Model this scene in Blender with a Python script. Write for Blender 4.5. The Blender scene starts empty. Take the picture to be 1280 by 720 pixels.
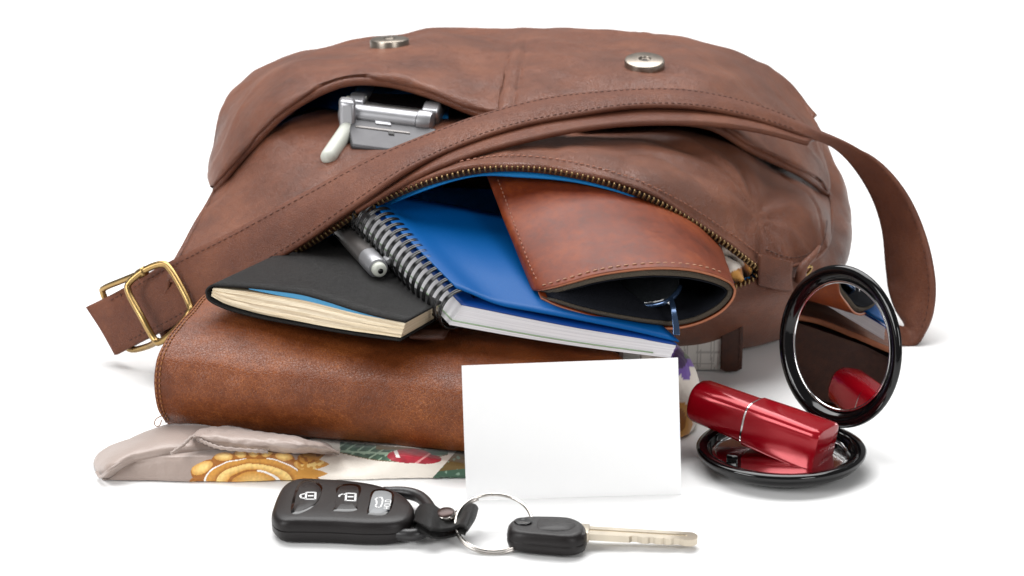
import bpy, bmesh, math, random
import numpy as np
from mathutils import Vector, Matrix, noise

random.seed(7)
S = 0.01                                    # everything below is measured in centimetres
SC = bpy.context.scene
COL = SC.collection

# ------------------------------------------------------------------ camera
PITCH = math.radians(18.0)
CAM = np.array([0.0, -106.2, 43.3])
FPX = 1280 * 100 / 36.0
FWD = np.array([0, math.cos(PITCH), -math.sin(PITCH)])
UPV = np.array([0, math.sin(PITCH), math.cos(PITCH)])
RGT = np.array([1.0, 0, 0])
cd = bpy.data.cameras.new('camera')
cam = bpy.data.objects.new('camera', cd)
COL.objects.link(cam)
cam.location = CAM * S
cam.rotation_euler = (math.pi / 2 - PITCH, 0, 0)
cd.lens, cd.sensor_width = 100, 36
cd.clip_start, cd.clip_end = 0.02, 50
cd.dof.use_dof = True
cd.dof.focus_distance = 1.175
cd.dof.aperture_fstop = 20
SC.camera = cam

# ------------------------------------------------------------------ light
world = bpy.data.worlds.new('World')
SC.world = world
world.use_nodes = True
bg = world.node_tree.nodes['Background']
bg.inputs[0].default_value = (1, 1, 1, 1)
bg.inputs[1].default_value = 0.22


def area(name, loc, target, sx, sy, watts, color=(1, 1, 1)):
    ld = bpy.data.lights.new(name, 'AREA')
    ld.shape, ld.size, ld.size_y, ld.energy, ld.color = 'RECTANGLE', sx, sy, watts, color
    o = bpy.data.objects.new(name, ld)
    COL.objects.link(o)
    o.location = loc
    o.rotation_euler = (Vector(target) - Vector(loc)).to_track_quat('-Z', 'Y').to_euler()
    return o


area('softbox_overhead', (-0.1, 0.62, 1.15), (0, 0.14, 0), 1.5, 1.0, 31)
area('softbox_left', (-1.15, -0.75, 0.75), (0, 0.05, 0.03), 0.7, 0.7, 13.5)
area('softbox_right', (0.9, -1.25, 0.75), (0, 0.05, 0.03), 0.5, 0.6, 7.5)
SC.view_settings.view_transform = 'Standard'
SC.view_settings.look = 'None'
SC.view_settings.exposure = 0.0
SC.view_settings.gamma = 1.0
SC.cycles.max_bounces = 10


# ------------------------------------------------------------------ pixel <-> place (centimetres)
def ray(px, py):
    return FWD + RGT * (px - 640) / FPX + UPV * (360 - py) / FPX


def at(px, py, y):
    d = ray(px, py)
    return CAM + d * ((y - CAM[1]) / d[1])


def atz(px, py, z):
    d = ray(px, py)
    return CAM + d * ((z - CAM[2]) / d[2])


def atplane(px, py, p, n):
    d = ray(px, py)
    return CAM + d * (np.dot(p - CAM, n) / np.dot(d, n))


def proj(P):
    r = np.asarray(P) - CAM
    dz = r @ FWD
    return np.stack([640 + FPX * (r @ RGT) / dz, 360 - FPX * (r @ UPV) / dz], -1)


def unit(v):
    v = np.asarray(v, float)
    return v / max(1e-9, np.linalg.norm(v))


# ------------------------------------------------------------------ materials
def new_mat(name):
    m = bpy.data.materials.new(name)
    m.use_nodes = True
    nt = m.node_tree
    return m, nt, nt.nodes['Principled BSDF']


def srgb(r, g, b):
    f = lambda c: ((c / 255 + .055) / 1.055) ** 2.4 if c > 10 else c / 255 / 12.92
    return (f(r), f(g), f(b), 1)


def plain(name, col, rough=.5, metal=0., spec=.5, coat=0., bump=0., bscale=20., vary=0.):
    m, nt, b = new_mat(name)
    b.inputs['Base Color'].default_value = col
    b.inputs['Roughness'].default_value = rough
    b.inputs['Metallic'].default_value = metal
    b.inputs['Specular IOR Level'].default_value = spec
    b.inputs['Coat Weight'].default_value = coat
    b.inputs['Coat Roughness'].default_value = .05
    tc = nt.nodes.new('ShaderNodeTexCoord')
    nz = nt.nodes.new('ShaderNodeTexNoise')
    nz.inputs['Scale'].default_value = bscale * 100 / 10
    nz.inputs['Detail'].default_value = 4
    nt.links.new(tc.outputs['Object'], nz.inputs['Vector'])
    if vary:
        mx = nt.nodes.new('ShaderNodeMix')
        mx.data_type = 'RGBA'
        mx.inputs['A'].default_value = tuple(c * (1 - vary) for c in col[:3]) + (1,)
        mx.inputs['B'].default_value = tuple(min(1, c * (1 + vary)) for c in col[:3]) + (1,)
        nt.links.new(nz.outputs['Fac'], mx.inputs['Factor'])
        nt.links.new(mx.outputs['Result'], b.inputs['Base Color'])
    rr = nt.nodes.new('ShaderNodeMapRange')
    rr.inputs['To Min'].default_value = max(0.0, rough - .06)
    rr.inputs['To Max'].default_value = rough + .06
    nt.links.new(nz.outputs['Fac'], rr.inputs['Value'])
    nt.links.new(rr.outputs['Result'], b.inputs['Roughness'])
    if bump:
        bp = nt.nodes.new('ShaderNodeBump')
        bp.inputs['Strength'].default_value = bump
        bp.inputs['Distance'].default_value = .001
        nt.links.new(nz.outputs['Fac'], bp.inputs['Height'])
        nt.links.new(bp.outputs['Normal'], b.inputs['Normal'])
    return m


def leather(name, c_dark, c_mid, c_light, grain=14., bump=.35, rough=.5, spec=.4, mott=.7, cracks=0., crack_col=None, sheen=0., crease=0.):
    """mottled hide with cellular grain; cracks = pale rubbed lines"""
    m, nt, b = new_mat(name)
    N, L = nt.nodes.new, nt.links.new
    tc = N('ShaderNodeTexCoord')
    mp = N('ShaderNodeMapping')
    mp.inputs['Scale'].default_value = (100, 100, 100)
    L(tc.outputs['Object'], mp.inputs['Vector'])
    n1 = N('ShaderNodeTexNoise'); n1.inputs['Scale'].default_value = .35; n1.inputs['Detail'].default_value = 6
    n1.inputs['Roughness'].default_value = .62
    n2 = N('ShaderNodeTexNoise'); n2.inputs['Scale'].default_value = 3.2; n2.inputs['Detail'].default_value = 7
    n2.inputs['Roughness'].default_value = .7
    vo = N('ShaderNodeTexVoronoi'); vo.feature = 'DISTANCE_TO_EDGE'; vo.inputs['Scale'].default_value = grain
    nw = N('ShaderNodeTexNoise'); nw.inputs['Scale'].default_value = 6; nw.inputs['Detail'].default_value = 3
    for n in (n1, n2, nw):
        L(mp.outputs[0], n.inputs['Vector'])
    mxv = N('ShaderNodeMix'); mxv.data_type = 'RGBA'; mxv.blend_type = 'ADD'; mxv.inputs['Factor'].default_value = .16
    L(mp.outputs[0], mxv.inputs['A']); L(nw.outputs['Color'], mxv.inputs['B'])
    L(mxv.outputs['Result'], vo.inputs['Vector'])
    sm = N('ShaderNodeMath'); sm.operation = 'MULTIPLY_ADD'; sm.inputs[1].default_value = mott
    L(n2.outputs['Fac'], sm.inputs[0])
    s2 = N('ShaderNodeMath'); s2.operation = 'MULTIPLY'; s2.inputs[1].default_value = 1 - mott * .5
    L(n1.outputs['Fac'], s2.inputs[0]); L(s2.outputs[0], sm.inputs[2])
    ramp = N('ShaderNodeValToRGB')
    cr = ramp.color_ramp
    cr.elements[0].position, cr.elements[0].color = .35, c_dark
    cr.elements[1].position, cr.elements[1].color = .86, c_light
    e = cr.elements.new(.6); e.color = c_mid
    L(sm.outputs[0], ramp.inputs['Fac'])
    colout = ramp.outputs['Color']
    if cracks:
        v2 = N('ShaderNodeTexVoronoi'); v2.feature = 'DISTANCE_TO_EDGE'; v2.inputs['Scale'].default_value = 5.5
        L(mxv.outputs['Result'], v2.inputs['Vector'])
        mr = N('ShaderNodeMapRange'); mr.inputs['From Min'].default_value = 0; mr.inputs['From Max'].default_value = .035
        mr.inputs['To Min'].default_value = cracks; mr.inputs['To Max'].default_value = 0
        L(v2.outputs['Distance'], mr.inputs['Value'])
        msk = N('ShaderNodeMapRange'); msk.inputs['From Min'].default_value = .36; msk.inputs['From Max'].default_value = .62
        L(n1.outputs['Fac'], msk.inputs['Value'])
        mm = N('ShaderNodeMath'); mm.operation = 'MULTIPLY'
        L(mr.outputs[0], mm.inputs[0]); L(msk.outputs[0], mm.inputs[1])
        mc = N('ShaderNodeMix'); mc.data_type = 'RGBA'; mc.inputs['B'].default_value = crack_col
        L(mm.outputs[0], mc.inputs['Factor']); L(colout, mc.inputs['A'])
        colout = mc.outputs['Result']
    L(colout, b.inputs['Base Color'])
    mr2 = N('ShaderNodeMapRange'); mr2.inputs['From Max'].default_value = .12
    L(vo.outputs['Distance'], mr2.inputs['Value'])
    ad = N('ShaderNodeMath'); ad.operation = 'MULTIPLY_ADD'; ad.inputs[1].default_value = 1.1
    L(n2.outputs['Fac'], ad.inputs[0]); L(mr2.outputs[0], ad.inputs[2])
    hgt = ad.outputs[0]
    if crease:
        v3 = N('ShaderNodeTexNoise'); v3.noise_type = 'RIDGED_MULTIFRACTAL'; v3.inputs['Scale'].default_value = .8
        v3.inputs['Detail'].default_value = 4; v3.inputs['Distortion'].default_value = .6
        L(mp.outputs[0], v3.inputs['Vector'])
        cm_ = N('ShaderNodeMath'); cm_.operation = 'MULTIPLY_ADD'; cm_.inputs[1].default_value = -crease
        L(v3.outputs['Fac'], cm_.inputs[0]); L(hgt, cm_.inputs[2]); hgt = cm_.outputs[0]
    bp = N('ShaderNodeBump'); bp.inputs['Strength'].default_value = bump; bp.inputs['Distance'].default_value = .0004
    L(hgt, bp.inputs['Height']); L(bp.outputs['Normal'], b.inputs['Normal'])
    rr = N('ShaderNodeMapRange'); rr.inputs['To Min'].default_value = rough - .14; rr.inputs['To Max'].default_value = rough + .16
    L(n2.outputs['Fac'], rr.inputs['Value']); L(rr.outputs[0], b.inputs['Roughness'])
    b.inputs['Specular IOR Level'].default_value = spec
    b.inputs['Sheen Weight'].default_value = sheen
    b.inputs['Sheen Tint'].default_value = (1, .8, .68, 1)
    return m


def printed(name, rough=.55, sheen=.0, weave=0.):
    """flat print carried by the mesh's own colour attribute"""
    m, nt, b = new_mat(name)
    a = nt.nodes.new('ShaderNodeAttribute'); a.attribute_name = 'print'
    nt.links.new(a.outputs['Color'], b.inputs['Base Color'])
    b.inputs['Roughness'].default_value = rough
    b.inputs['Sheen Weight'].default_value = sheen
    if weave:
        tc = nt.nodes.new('ShaderNodeTexCoord')
        nz = nt.nodes.new('ShaderNodeTexNoise'); nz.inputs['Scale'].default_value = 900; nz.inputs['Detail'].default_value = 2
        nt.links.new(tc.outputs['Object'], nz.inputs['Vector'])
        bp = nt.nodes.new('ShaderNodeBump'); bp.inputs['Strength'].default_value = weave; bp.inputs['Distance'].default_value = .0006
        nt.links.new(nz.outputs['Fac'], bp.inputs['Height']); nt.links.new(bp.outputs['Normal'], b.inputs['Normal'])
    return m


def layered_paper(name, c1, c2, scale=60., rough=.7, metal=0.):
    """page edges: thin lines stacked along the sheet's second uv axis"""
    m, nt, b = new_mat(name)
    N, L = nt.nodes.new, nt.links.new
    uv = N('ShaderNodeUVMap')
    mp = N('ShaderNodeMapping'); mp.inputs['Scale'].default_value = (.8, scale, 1)
    L(uv.outputs[0], mp.inputs['Vector'])
    nz = N('ShaderNodeTexNoise'); nz.inputs['Scale'].default_value = 1; nz.inputs['Detail'].default_value = 3
    nz.inputs['Roughness'].default_value = .7
    L(mp.outputs[0], nz.inputs['Vector'])
    r = N('ShaderNodeValToRGB')
    r.color_ramp.elements[0].position, r.color_ramp.elements[0].color = .36, c1
    r.color_ramp.elements[1].position, r.color_ramp.elements[1].color = .6, c2
    L(nz.outputs['Fac'], r.inputs['Fac']); L(r.outputs[0], b.inputs['Base Color'])
    bp = N('ShaderNodeBump'); bp.inputs['Strength'].default_value = .35; bp.inputs['Distance'].default_value = .0004
    L(nz.outputs['Fac'], bp.inputs['Height']); L(bp.outputs[0], b.inputs['Normal'])
    b.inputs['Roughness'].default_value = rough
    b.inputs['Metallic'].default_value = metal
    return m


M = {}
M['bag'] = leather('bag_leather', srgb(78, 39, 23), srgb(106, 58, 36), srgb(132, 78, 51), grain=11, bump=.6, rough=.40, spec=.45, mott=.36, crease=.8, sheen=.05)
M['strap'] = leather('strap_leather', srgb(82, 42, 27), srgb(102, 57, 38), srgb(122, 73, 50), grain=11, bump=.6, rough=.5, spec=.35, mott=.45)
M['edge'] = plain('cut_leather_edge', srgb(84, 44, 30), .6, bump=.4, bscale=90, vary=.2)
M['planner'] = leather('distressed_leather', srgb(78, 36, 14), srgb(110, 55, 24), srgb(140, 76, 36), grain=8, bump=.36, rough=.38, spec=.36, mott=.5, cracks=.8, crack_col=srgb(184, 112, 58), crease=.9)
M['case'] = leather('tan_leather', srgb(66, 24, 8), srgb(108, 44, 16), srgb(142, 68, 28), grain=16, bump=.2, rough=.42, spec=.3, mott=.5)
M['tan_edge'] = plain('tan_edge', srgb(168, 104, 72), .6, vary=.15, bscale=60, bump=.3)
M['dark_leather'] = leather('dark_strap_leather', srgb(38, 18, 11), srgb(56, 28, 17), srgb(76, 42, 26), grain=12, bump=.3, rough=.5)
M['black_leather'] = leather('black_leather', srgb(14, 13, 13), srgb(20, 19, 18), srgb(27, 26, 25), grain=22, bump=.6, rough=.5, spec=.3, mott=.4)
M['thread'] = plain('brown_thread', srgb(150, 98, 76), .7)
M['thread_light'] = plain('warm_thread', srgb(164, 104, 78), .7)
M['thread_dark'] = plain('dark_thread', srgb(72, 40, 28), .7)
M['thread_pale'] = plain('pale_thread', srgb(176, 132, 106), .7)
M['thread_tan'] = plain('tan_thread', srgb(150, 96, 52), .7)
M['lining'] = plain('blue_lining', srgb(10, 112, 176), .6, spec=.3, bump=.3, bscale=60)
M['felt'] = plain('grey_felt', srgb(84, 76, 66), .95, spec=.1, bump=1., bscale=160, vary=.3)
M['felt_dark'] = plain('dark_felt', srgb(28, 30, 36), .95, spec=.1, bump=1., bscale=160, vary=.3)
M['brass'] = plain('antique_brass', (.38, .25, .10, 1), .32, 1., vary=.25, bscale=12)
M['tooth'] = plain('dull_brass', (.2, .13, .06, 1), .42, 1., vary=.2)
M['nickel'] = plain('aged_nickel', (.30, .26, .22, 1), .34, 1., vary=.15)
M['steel'] = plain('ring_steel', (.5, .47, .44, 1), .22, 1.)
M['keysteel'] = plain('key_steel', (.52, .46, .37, 1), .32, 1., vary=.2, bscale=8)
M['chrome'] = plain('chrome', (.8, .8, .8, 1), .1, 1.)
M['silver'] = plain('silver_plastic', srgb(160, 160, 163), .36, .7)
M['silver_dark'] = plain('grey_metal', srgb(110, 106, 104), .35, .7)
M['black'] = plain('black_plastic', srgb(24, 20, 20), .42, spec=.32, bump=.12, bscale=150)
M['black_side'] = plain('black_rubber', srgb(30, 28, 29), .36, spec=.5, bump=.1, bscale=150)
M['gloss'] = plain('gloss_black', srgb(7, 6, 7), .09, spec=.42)
M['mirror'] = plain('mirror_glass', (.9, .9, .9, 1), .0, 1.)
M['mirror'].node_tree.nodes['Principled BSDF'].inputs['Roughness'].default_value = 0
for l in list(M['mirror'].node_tree.links):
    if l.to_socket.name == 'Roughness':
        M['mirror'].node_tree.links.remove(l)
M['wire'] = plain('black_wire', srgb(16, 16, 17), .22, spec=.6, coat=.4)
M['blue'] = plain('blue_cover', srgb(0, 78, 142), .42, spec=.15, bump=.1, bscale=120, vary=.05)
M['blue2'] = plain('blue_divider', srgb(6, 66, 146), .4, spec=.45)
M['white'] = plain('white_card', (.95, .95, .95, 1), .55, spec=.3, bump=.03, bscale=100)
M['icon'] = plain('white_print', (.82, .82, .82, 1), .6)
M['grey_btn'] = plain('grey_button', srgb(128, 130, 132), .5)
M['antenna'] = plain('pale_antenna', srgb(190, 192, 182), .45)
M['glass_frame'] = plain('blue_grey_frame', srgb(66, 88, 120), .18, .75, coat=.4)
M['pages'] = layered_paper('page_edges', srgb(192, 190, 194), srgb(232, 230, 232), 40)
M['gilt'] = layered_paper('gilt_edges', srgb(196, 172, 132), srgb(232, 220, 196), 30, rough=.45, metal=.15)
M['endpaper'] = plain('blue_endpaper', srgb(60, 140, 184), .5)
M['green'] = plain('green_line', srgb(150, 176, 140), .6)
M['red'] = plain('red_metal', (.31, .001, .008, 1), .17, .25, spec=.5)
M['silk'] = printed('silk_print', .42, .25, .25)
M['check'] = printed('checked_cloth', .8, .1, .35)

mf, nt, b = new_mat('white_sweep')
b.inputs['Base Color'].default_value = (.88, .88, .875, 1)
b.inputs['Roughness'].default_value = .75
b.inputs['Specular IOR Level'].default_value = .2
nz = nt.nodes.new('ShaderNodeTexNoise'); nz.inputs['Scale'].default_value = 400
tc = nt.nodes.new('ShaderNodeTexCoord'); nt.links.new(tc.outputs['Object'], nz.inputs['Vector'])
bp = nt.nodes.new('ShaderNodeBump'); bp.inputs['Strength'].default_value = .05; bp.inputs['Distance'].default_value = .0003
nt.links.new(nz.outputs['Fac'], bp.inputs['Height']); nt.links.new(bp.outputs[0], b.inputs['Normal'])
M['floor'] = mf


# ------------------------------------------------------------------ building helpers
class Thing:
    def __init__(s, name, label, cat, base, group=None):
        s.o = bpy.data.objects.new(name, None)
        s.o.empty_display_size = .01
        COL.objects.link(s.o)
        s.base = np.array(base, float)
        s.o.location = s.base * S
        s.o['label'], s.o['category'] = label, cat
        if group:
            s.o['group'] = group


def mk(name, V, F, mat, th=None, parent=None, smooth=True, uv=None, col=None, kind=None, label=None, bevel=0, thick=0, off=-1, sub=0, mats=None, rim=None, auto=None):
    V = np.asarray(V, float)
    base = th.base if th else np.zeros(3)
    me = bpy.data.meshes.new(name)
    me.from_pydata([tuple(v) for v in (V - base) * S], [], F)
    me.materials.append(mat)
    for x in (mats or []):
        me.materials.append(x)
    me.update()
    if smooth:
        me.polygons.foreach_set('use_smooth', [True] * len(me.polygons))
    if uv is not None:
        l = me.uv_layers.new(name='UVMap')
        idx = np.empty(len(me.loops), int)
        me.loops.foreach_get('vertex_index', idx)
        l.data.foreach_set('uv', np.asarray(uv, float)[idx].ravel())
    if col is not None:
        a = me.color_attributes.new('print', 'FLOAT_COLOR', 'POINT')
        a.data.foreach_set('color', np.asarray(col, float).ravel())
    if auto:
        me.set_sharp_from_angle(angle=math.radians(auto))
    o = bpy.data.objects.new(name, me)
    COL.objects.link(o)
    if parent is not None:
        o.parent = parent
    elif th:
        o.parent = th.o
    if thick:
        md = o.modifiers.new('thickness', 'SOLIDIFY')
        md.thickness, md.offset = thick * S, off
        md.use_quality_normals = True
        if rim is not None:
            md.material_offset_rim = rim
    if bevel:
        md = o.modifiers.new('bevel', 'BEVEL')
        md.width, md.segments, md.limit_method = bevel * S, 3, 'ANGLE'
        md.angle_limit = math.radians(35)
        md.harden_normals = False
    if sub:
        md = o.modifiers.new('smooth', 'SUBSURF')
        md.levels = md.render_levels = sub
    if kind:
        o['kind'] = kind
    if label:
        o['label'] = label
    return o


def cr(P, n):
    """Catmull-Rom through the points along axis 0, n samples per span"""
    P = np.asarray(P, float)
    if n <= 1:
        return P
    Q = np.concatenate([[2 * P[0] - P[1]], P, [2 * P[-1] - P[-2]]])
    out = []
    for i in range(len(P) - 1):
        p0, p1, p2, p3 = Q[i:i + 4]
        for k in range(n):
            t = k / n
            out.append(.5 * (2 * p1 + (p2 - p0) * t + (2 * p0 - 5 * p1 + 4 * p2 - p3) * t * t + (3 * p1 - p0 - 3 * p2 + p3) * t ** 3))
    out.append(P[-1])
    return np.array(out)


def crc(P, n):
    """closed Catmull-Rom"""
    P = np.asarray(P, float)
    m = len(P)
    out = []
    for i in range(m):
        p0, p1, p2, p3 = P[i - 1], P[i], P[(i + 1) % m], P[(i + 2) % m]
        for k in range(n):
            t = k / n
            out.append(.5 * (2 * p1 + (p2 - p0) * t + (2 * p0 - 5 * p1 + 4 * p2 - p3) * t * t + (3 * p1 - p0 - 3 * p2 + p3) * t ** 3))
    return np.array(out)


def resample(P, n):
    P = np.asarray(P, float)
    d = np.r_[0, np.cumsum(np.linalg.norm(np.diff(P, axis=0), axis=1))]
    t = np.linspace(0, d[-1], n)
    return np.stack([np.interp(t, d, P[:, k]) for k in range(P.shape[1])], -1)


def patch(G, nr, nc):
    """control grid [rows][cols][3] -> dense grid"""
    G = np.asarray(G, float)
    A = cr(G, nr)
    return cr(A.swapaxes(0, 1), nc).swapaxes(0, 1)


def gnormals(G):
    du = np.gradient(G, axis=0)
    dv = np.gradient(G, axis=1)
    n = np.cross(dv, du)
    return n / np.maximum(1e-9, np.linalg.norm(n, axis=-1, keepdims=True))


def gfaces(R, C, closed=False):
    F = []
    for r in range(R - 1):
        for c in range(C - (0 if closed else 1)):
            c2 = (c + 1) % C
            F.append((r * C + c, r * C + c2, (r + 1) * C + c2, (r + 1) * C + c))
    return F


def guv(R, C):
    u, v = np.meshgrid(np.linspace(0, 1, C), np.linspace(0, 1, R))
    return np.stack([u.ravel(), v.ravel()], -1)


def sheet(name, G, mat, th=None, **k):
    """dense grid -> mesh whose normals look up / at the camera"""
    R, C = G.shape[:2]
    F = gfaces(R, C)
    n = gnormals(G)
    view = CAM - G
    if (n * view).sum() < 0:
        pass
    else:
        F = [f[::-1] for f in F]
    # face winding (r,c)->(r,c+1)->(r+1,c+1): normal = dv x du = n
    if (n * view).sum() >= 0:
        F = [f[::-1] for f in F]
    else:
        F = [f[::-1] for f in F]
    k.setdefault('smooth', True)
    return mk(name, G.reshape(-1, 3), F, mat, th, uv=guv(R, C), **k)


def disp(G, fn):
    n = gnormals(G)
    if (n * (CAM - G)).sum() < 0:
        n = -n
    h = np.array([[fn(G[r, c]) for c in range(G.shape[1])] for r in range(G.shape[0])])
    return G + n * h[..., None]


def fnoise(p, s, seed=0.):
    return noise.noise(Vector((p[0] * s + seed, p[1] * s + seed * 1.7, p[2] * s)))


def tube(P, r, k=10, closed=False, caps=True):
    P = np.asarray(P, float)
    n = len(P)
    rr = np.broadcast_to(np.asarray(r, float), (n,))
    T = np.roll(P, -1, 0) - np.roll(P, 1, 0) if closed else np.gradient(P, axis=0)
    T /= np.maximum(1e-9, np.linalg.norm(T, axis=1, keepdims=True))
    a = np.array([0, 0, 1.0]) if abs(T[0][2]) < .9 else np.array([1.0, 0, 0])
    u = unit(np.cross(T[0], a))
    V = []
    for i in range(n):
        u = unit(u - T[i] * np.dot(u, T[i]))
        w = np.cross(T[i], u)
        for j in range(k):
            an = 2 * math.pi * j / k
            V.append(P[i] + rr[i] * (u * math.cos(an) + w * math.sin(an)))
    F = []
    for i in range(n if closed else n - 1):
        i2 = (i + 1) % n
        for j in range(k):
            F.append((i * k + j, i * k + (j + 1) % k, i2 * k + (j + 1) % k, i2 * k + j))
    if caps and not closed:
        F.append(tuple(range(k))[::-1])
        F.append(tuple((n - 1) * k + j for j in range(k)))
    return np.array(V), F


def lathe(prof, o, ax, k=48, xdir=None):
    """profile [(radius, height)] round axis ax through o"""
    ax = unit(ax)
    u = unit(np.cross(ax, [0, 0, 1.0]) if abs(ax[2]) < .9 else np.cross(ax, [1.0, 0, 0]))
    w = np.cross(ax, u)
    V, F = [], []
    for r, h in prof:
        for j in range(k):
            a = 2 * math.pi * j / k
            V.append(np.asarray(o) + ax * h + r * (u * math.cos(a) + w * math.sin(a)))
    for i in range(len(prof) - 1):
        for j in range(k):
            F.append((i * k + j, i * k + (j + 1) % k, (i + 1) * k + (j + 1) % k, (i + 1) * k + j))
    F.append(tuple(range(k))[::-1])
    F.append(tuple((len(prof) - 1) * k + j for j in range(k)))
    return np.array(V), F


def loft(rings, caps=True):
    k = len(rings[0])
    V = np.concatenate(rings)
    F = []
    for i in range(len(rings) - 1):
        for j in range(k):
            F.append((i * k + j, i * k + (j + 1) % k, (i + 1) * k + (j + 1) % k, (i + 1) * k + j))
    if caps:
        F.append(tuple(range(k))[::-1])
        F.append(tuple((len(rings) - 1) * k + j for j in range(k)))
    return V, F


def join(parts):
    V, F, n = [], [], 0
    for v, f in parts:
        V.append(np.asarray(v))
        F += [tuple(i + n for i in q) for q in f]
        n += len(v)
    return np.concatenate(V), F


def hexa(c):
    """8 corners: bottom 0-3, top 4-7"""
    return np.asarray(c, float), [(3, 2, 1, 0), (4, 5, 6, 7), (0, 1, 5, 4), (1, 2, 6, 5), (2, 3, 7, 6), (3, 0, 4, 7)]


def box(o, u, v, w):
    """box from corner o along u, v, w"""
    o, u, v, w = map(lambda q: np.asarray(q, float), (o, u, v, w))
    return hexa([o, o + u, o + u + v, o + v, o + w, o + u + w, o + u + v + w, o + v + w])


def stitches(name, path, nrm, mat, th, step=.22, length=.14, wid=.03, hgt=.03, parent=None, slope=0.):
    """one little raised thread after another along a path; nrm = normals along the path"""
    path, nrm = np.asarray(path, float), np.asarray(nrm, float)
    d = np.r_[0, np.cumsum(np.linalg.norm(np.diff(path, axis=0), axis=1))]
    parts = []
    t = step * .5
    while t < d[-1] - step * .5:
        f = lambda q, A: np.array([np.interp(q, d, A[:, k]) for k in range(3)])
        a, b, n = f(t - length / 2, path), f(t + length / 2, path), unit(f(t, nrm))
        T = unit(b - a)
        s = unit(np.cross(n, T))
        a = a + s * slope; b = b - s * slope
        m = (a + b) / 2
        rings = []
        for q, sc in ((a, .35), (a * .75 + b * .25, 1), (a * .25 + b * .75, 1), (b, .35)):
            rings.append(np.array([q + s * wid * sc, q + n * hgt * (1 if sc == 1 else .1), q - s * wid * sc, q - n * hgt * .6]))
        parts.append(loft(rings))
        t += step * random.uniform(.93, 1.07)
    v, f = join(parts)
    return mk(name, v, f, mat, th, parent=parent, kind='stuff')


class Surf:
    """look a pixel up on a built sheet"""
    def __init__(s, G):
        s.P = G.reshape(-1, 3)
        n = gnormals(G)
        if (n * (CAM - G)).sum() < 0:
            n = -n
        s.N = n.reshape(-1, 3)
        s.px = proj(s.P)

    def __call__(s, px, py, lift=0.):
        d = ((s.px - (px, py)) ** 2).sum(1)
        i = np.argsort(d)[:4]
        w = 1 / (d[i] + 1e-3)
        p = (s.P[i] * w[:, None]).sum(0) / w.sum()
        n = unit((s.N[i] * w[:, None]).sum(0))
        return p + n * lift, n

    def path(s, pts, n=40, lift=.045):
        pts = resample(cr(np.array(pts, float), 8), n)
        r = [s(*p, lift) for p in pts]
        return smooth_path(np.array([q[0] for q in r])), np.array([q[1] for q in r])


def smooth_path(P, it=2):
    P = np.array(P)
    for _ in range(it):
        Q = P.copy()
        Q[1:-1] = (P[:-2] + 2 * P[1:-1] + P[2:]) / 4
        P = Q
    return P


def ring_around(c, u, w, r, n=32):
    a = np.linspace(0, 2 * math.pi, n, endpoint=False)
    return np.asarray(c) + r * (np.cos(a)[:, None] * u + np.sin(a)[:, None] * w)


# ------------------------------------------------------------------ the white surface
fl = mk('floor', [(-600, -400, 0), (600, -400, 0), (600, 800, 0), (-600, 800, 0)], [(0, 1, 2, 3)], M['floor'])
fl['kind'] = 'structure'

# ================================================================== THE BAG
bag = Thing('leather_handbag', 'large brown leather shoulder bag lying open with its contents spilling out', 'handbag', (0, 22, 0))

lip_px = [(212, 352, 14.5), (300, 340, 13.5), (385, 299, 12.9), (450, 258, 12.4), (520, 226, 12.1), (590, 207, 12), (650, 203, 12),
          (720, 212, 12), (790, 232, 12.1), (840, 255, 12.5), (885, 283, 13), (920, 308, 13.5), (950, 331, 14.2),
          (990, 331, 15.2), (1019, 322, 17.2), (1035, 303, 20), (1039, 272, 23.5)]
back_px = [(285, 170), (320, 150), (380, 125), (440, 108), (510, 98), (580, 92), (640, 90), (710, 92), (780, 98), (830, 108), (880, 122),
           (930, 142), (970, 165), (992, 180), (1006, 192), (1018, 205), (1026, 218)]
lip = np.array([at(*p) for p in lip_px])
bak = np.array([at(x, y, 31) for x, y in back_px])
um = np.array([at(*p) for p in [(272, 232, 22.3), (296, 205, 21.9), (340, 160, 22.1), (400, 141, 23), (470, 150, 22.5), (560, 152, 21), (636, 160, 20.3),
               (715, 160, 19.9), (785, 161, 19.9), (830, 162, 20.1), (880, 165, 20.6), (915, 179, 21.0), (950, 199, 21.8), (985, 216, 22.6),
               (1005, 227, 23.4), (1020, 237, 24.2), (1034, 247, 25)]])
bul = np.array([.25, .35, .2, -.1, -.2, -.05, .2, .3, .5, .6, .8, 1.0, 1.1, 1.1, .9, .5, .2])
rows = []
for t in (0, .14, .32, .55, .78, 1.0):
    q = lip * (1 - t) + um * t
    q[:, 2] += bul * math.sin(math.pi * t ** .85) ** .9
    rows.append(q)
q = um * .75 + bak * .25; q[:, 2] -= .3; rows.append(q)
q = um * .45 + bak * .55; q[:, 2] -= .4; rows.append(q)
q = bak.copy(); q[:, 2] -= .6; rows.append(q)
FP = patch(rows, 9, 12)


def fp_wr(p):
    h = .16 * fnoise(p, .16, 3) + .09 * fnoise(p, .45, 9) + .015 * fnoise(p, 1.7, 2)
    h -= .07 * max(0, 1 - abs(fnoise(p, .22, 21)) * 9)
    # soft pulls running from the zip's right end into the panel
    dx, dy = p[0] - 11, p[1] - 16
    a = math.atan2(dy, dx)
    r = math.hypot(dx, dy)
    h += .10 * math.sin(a * 9 + fnoise(p, .3) * 3) * math.exp(-((r - 4) / 4) ** 2)
    return h


FPd = disp(FP, fp_wr)
FPd[0] = FP[0]
sheet('front_panel', FPd, M['bag'], bag, thick=.22)
fps = Surf(FPd)

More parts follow.
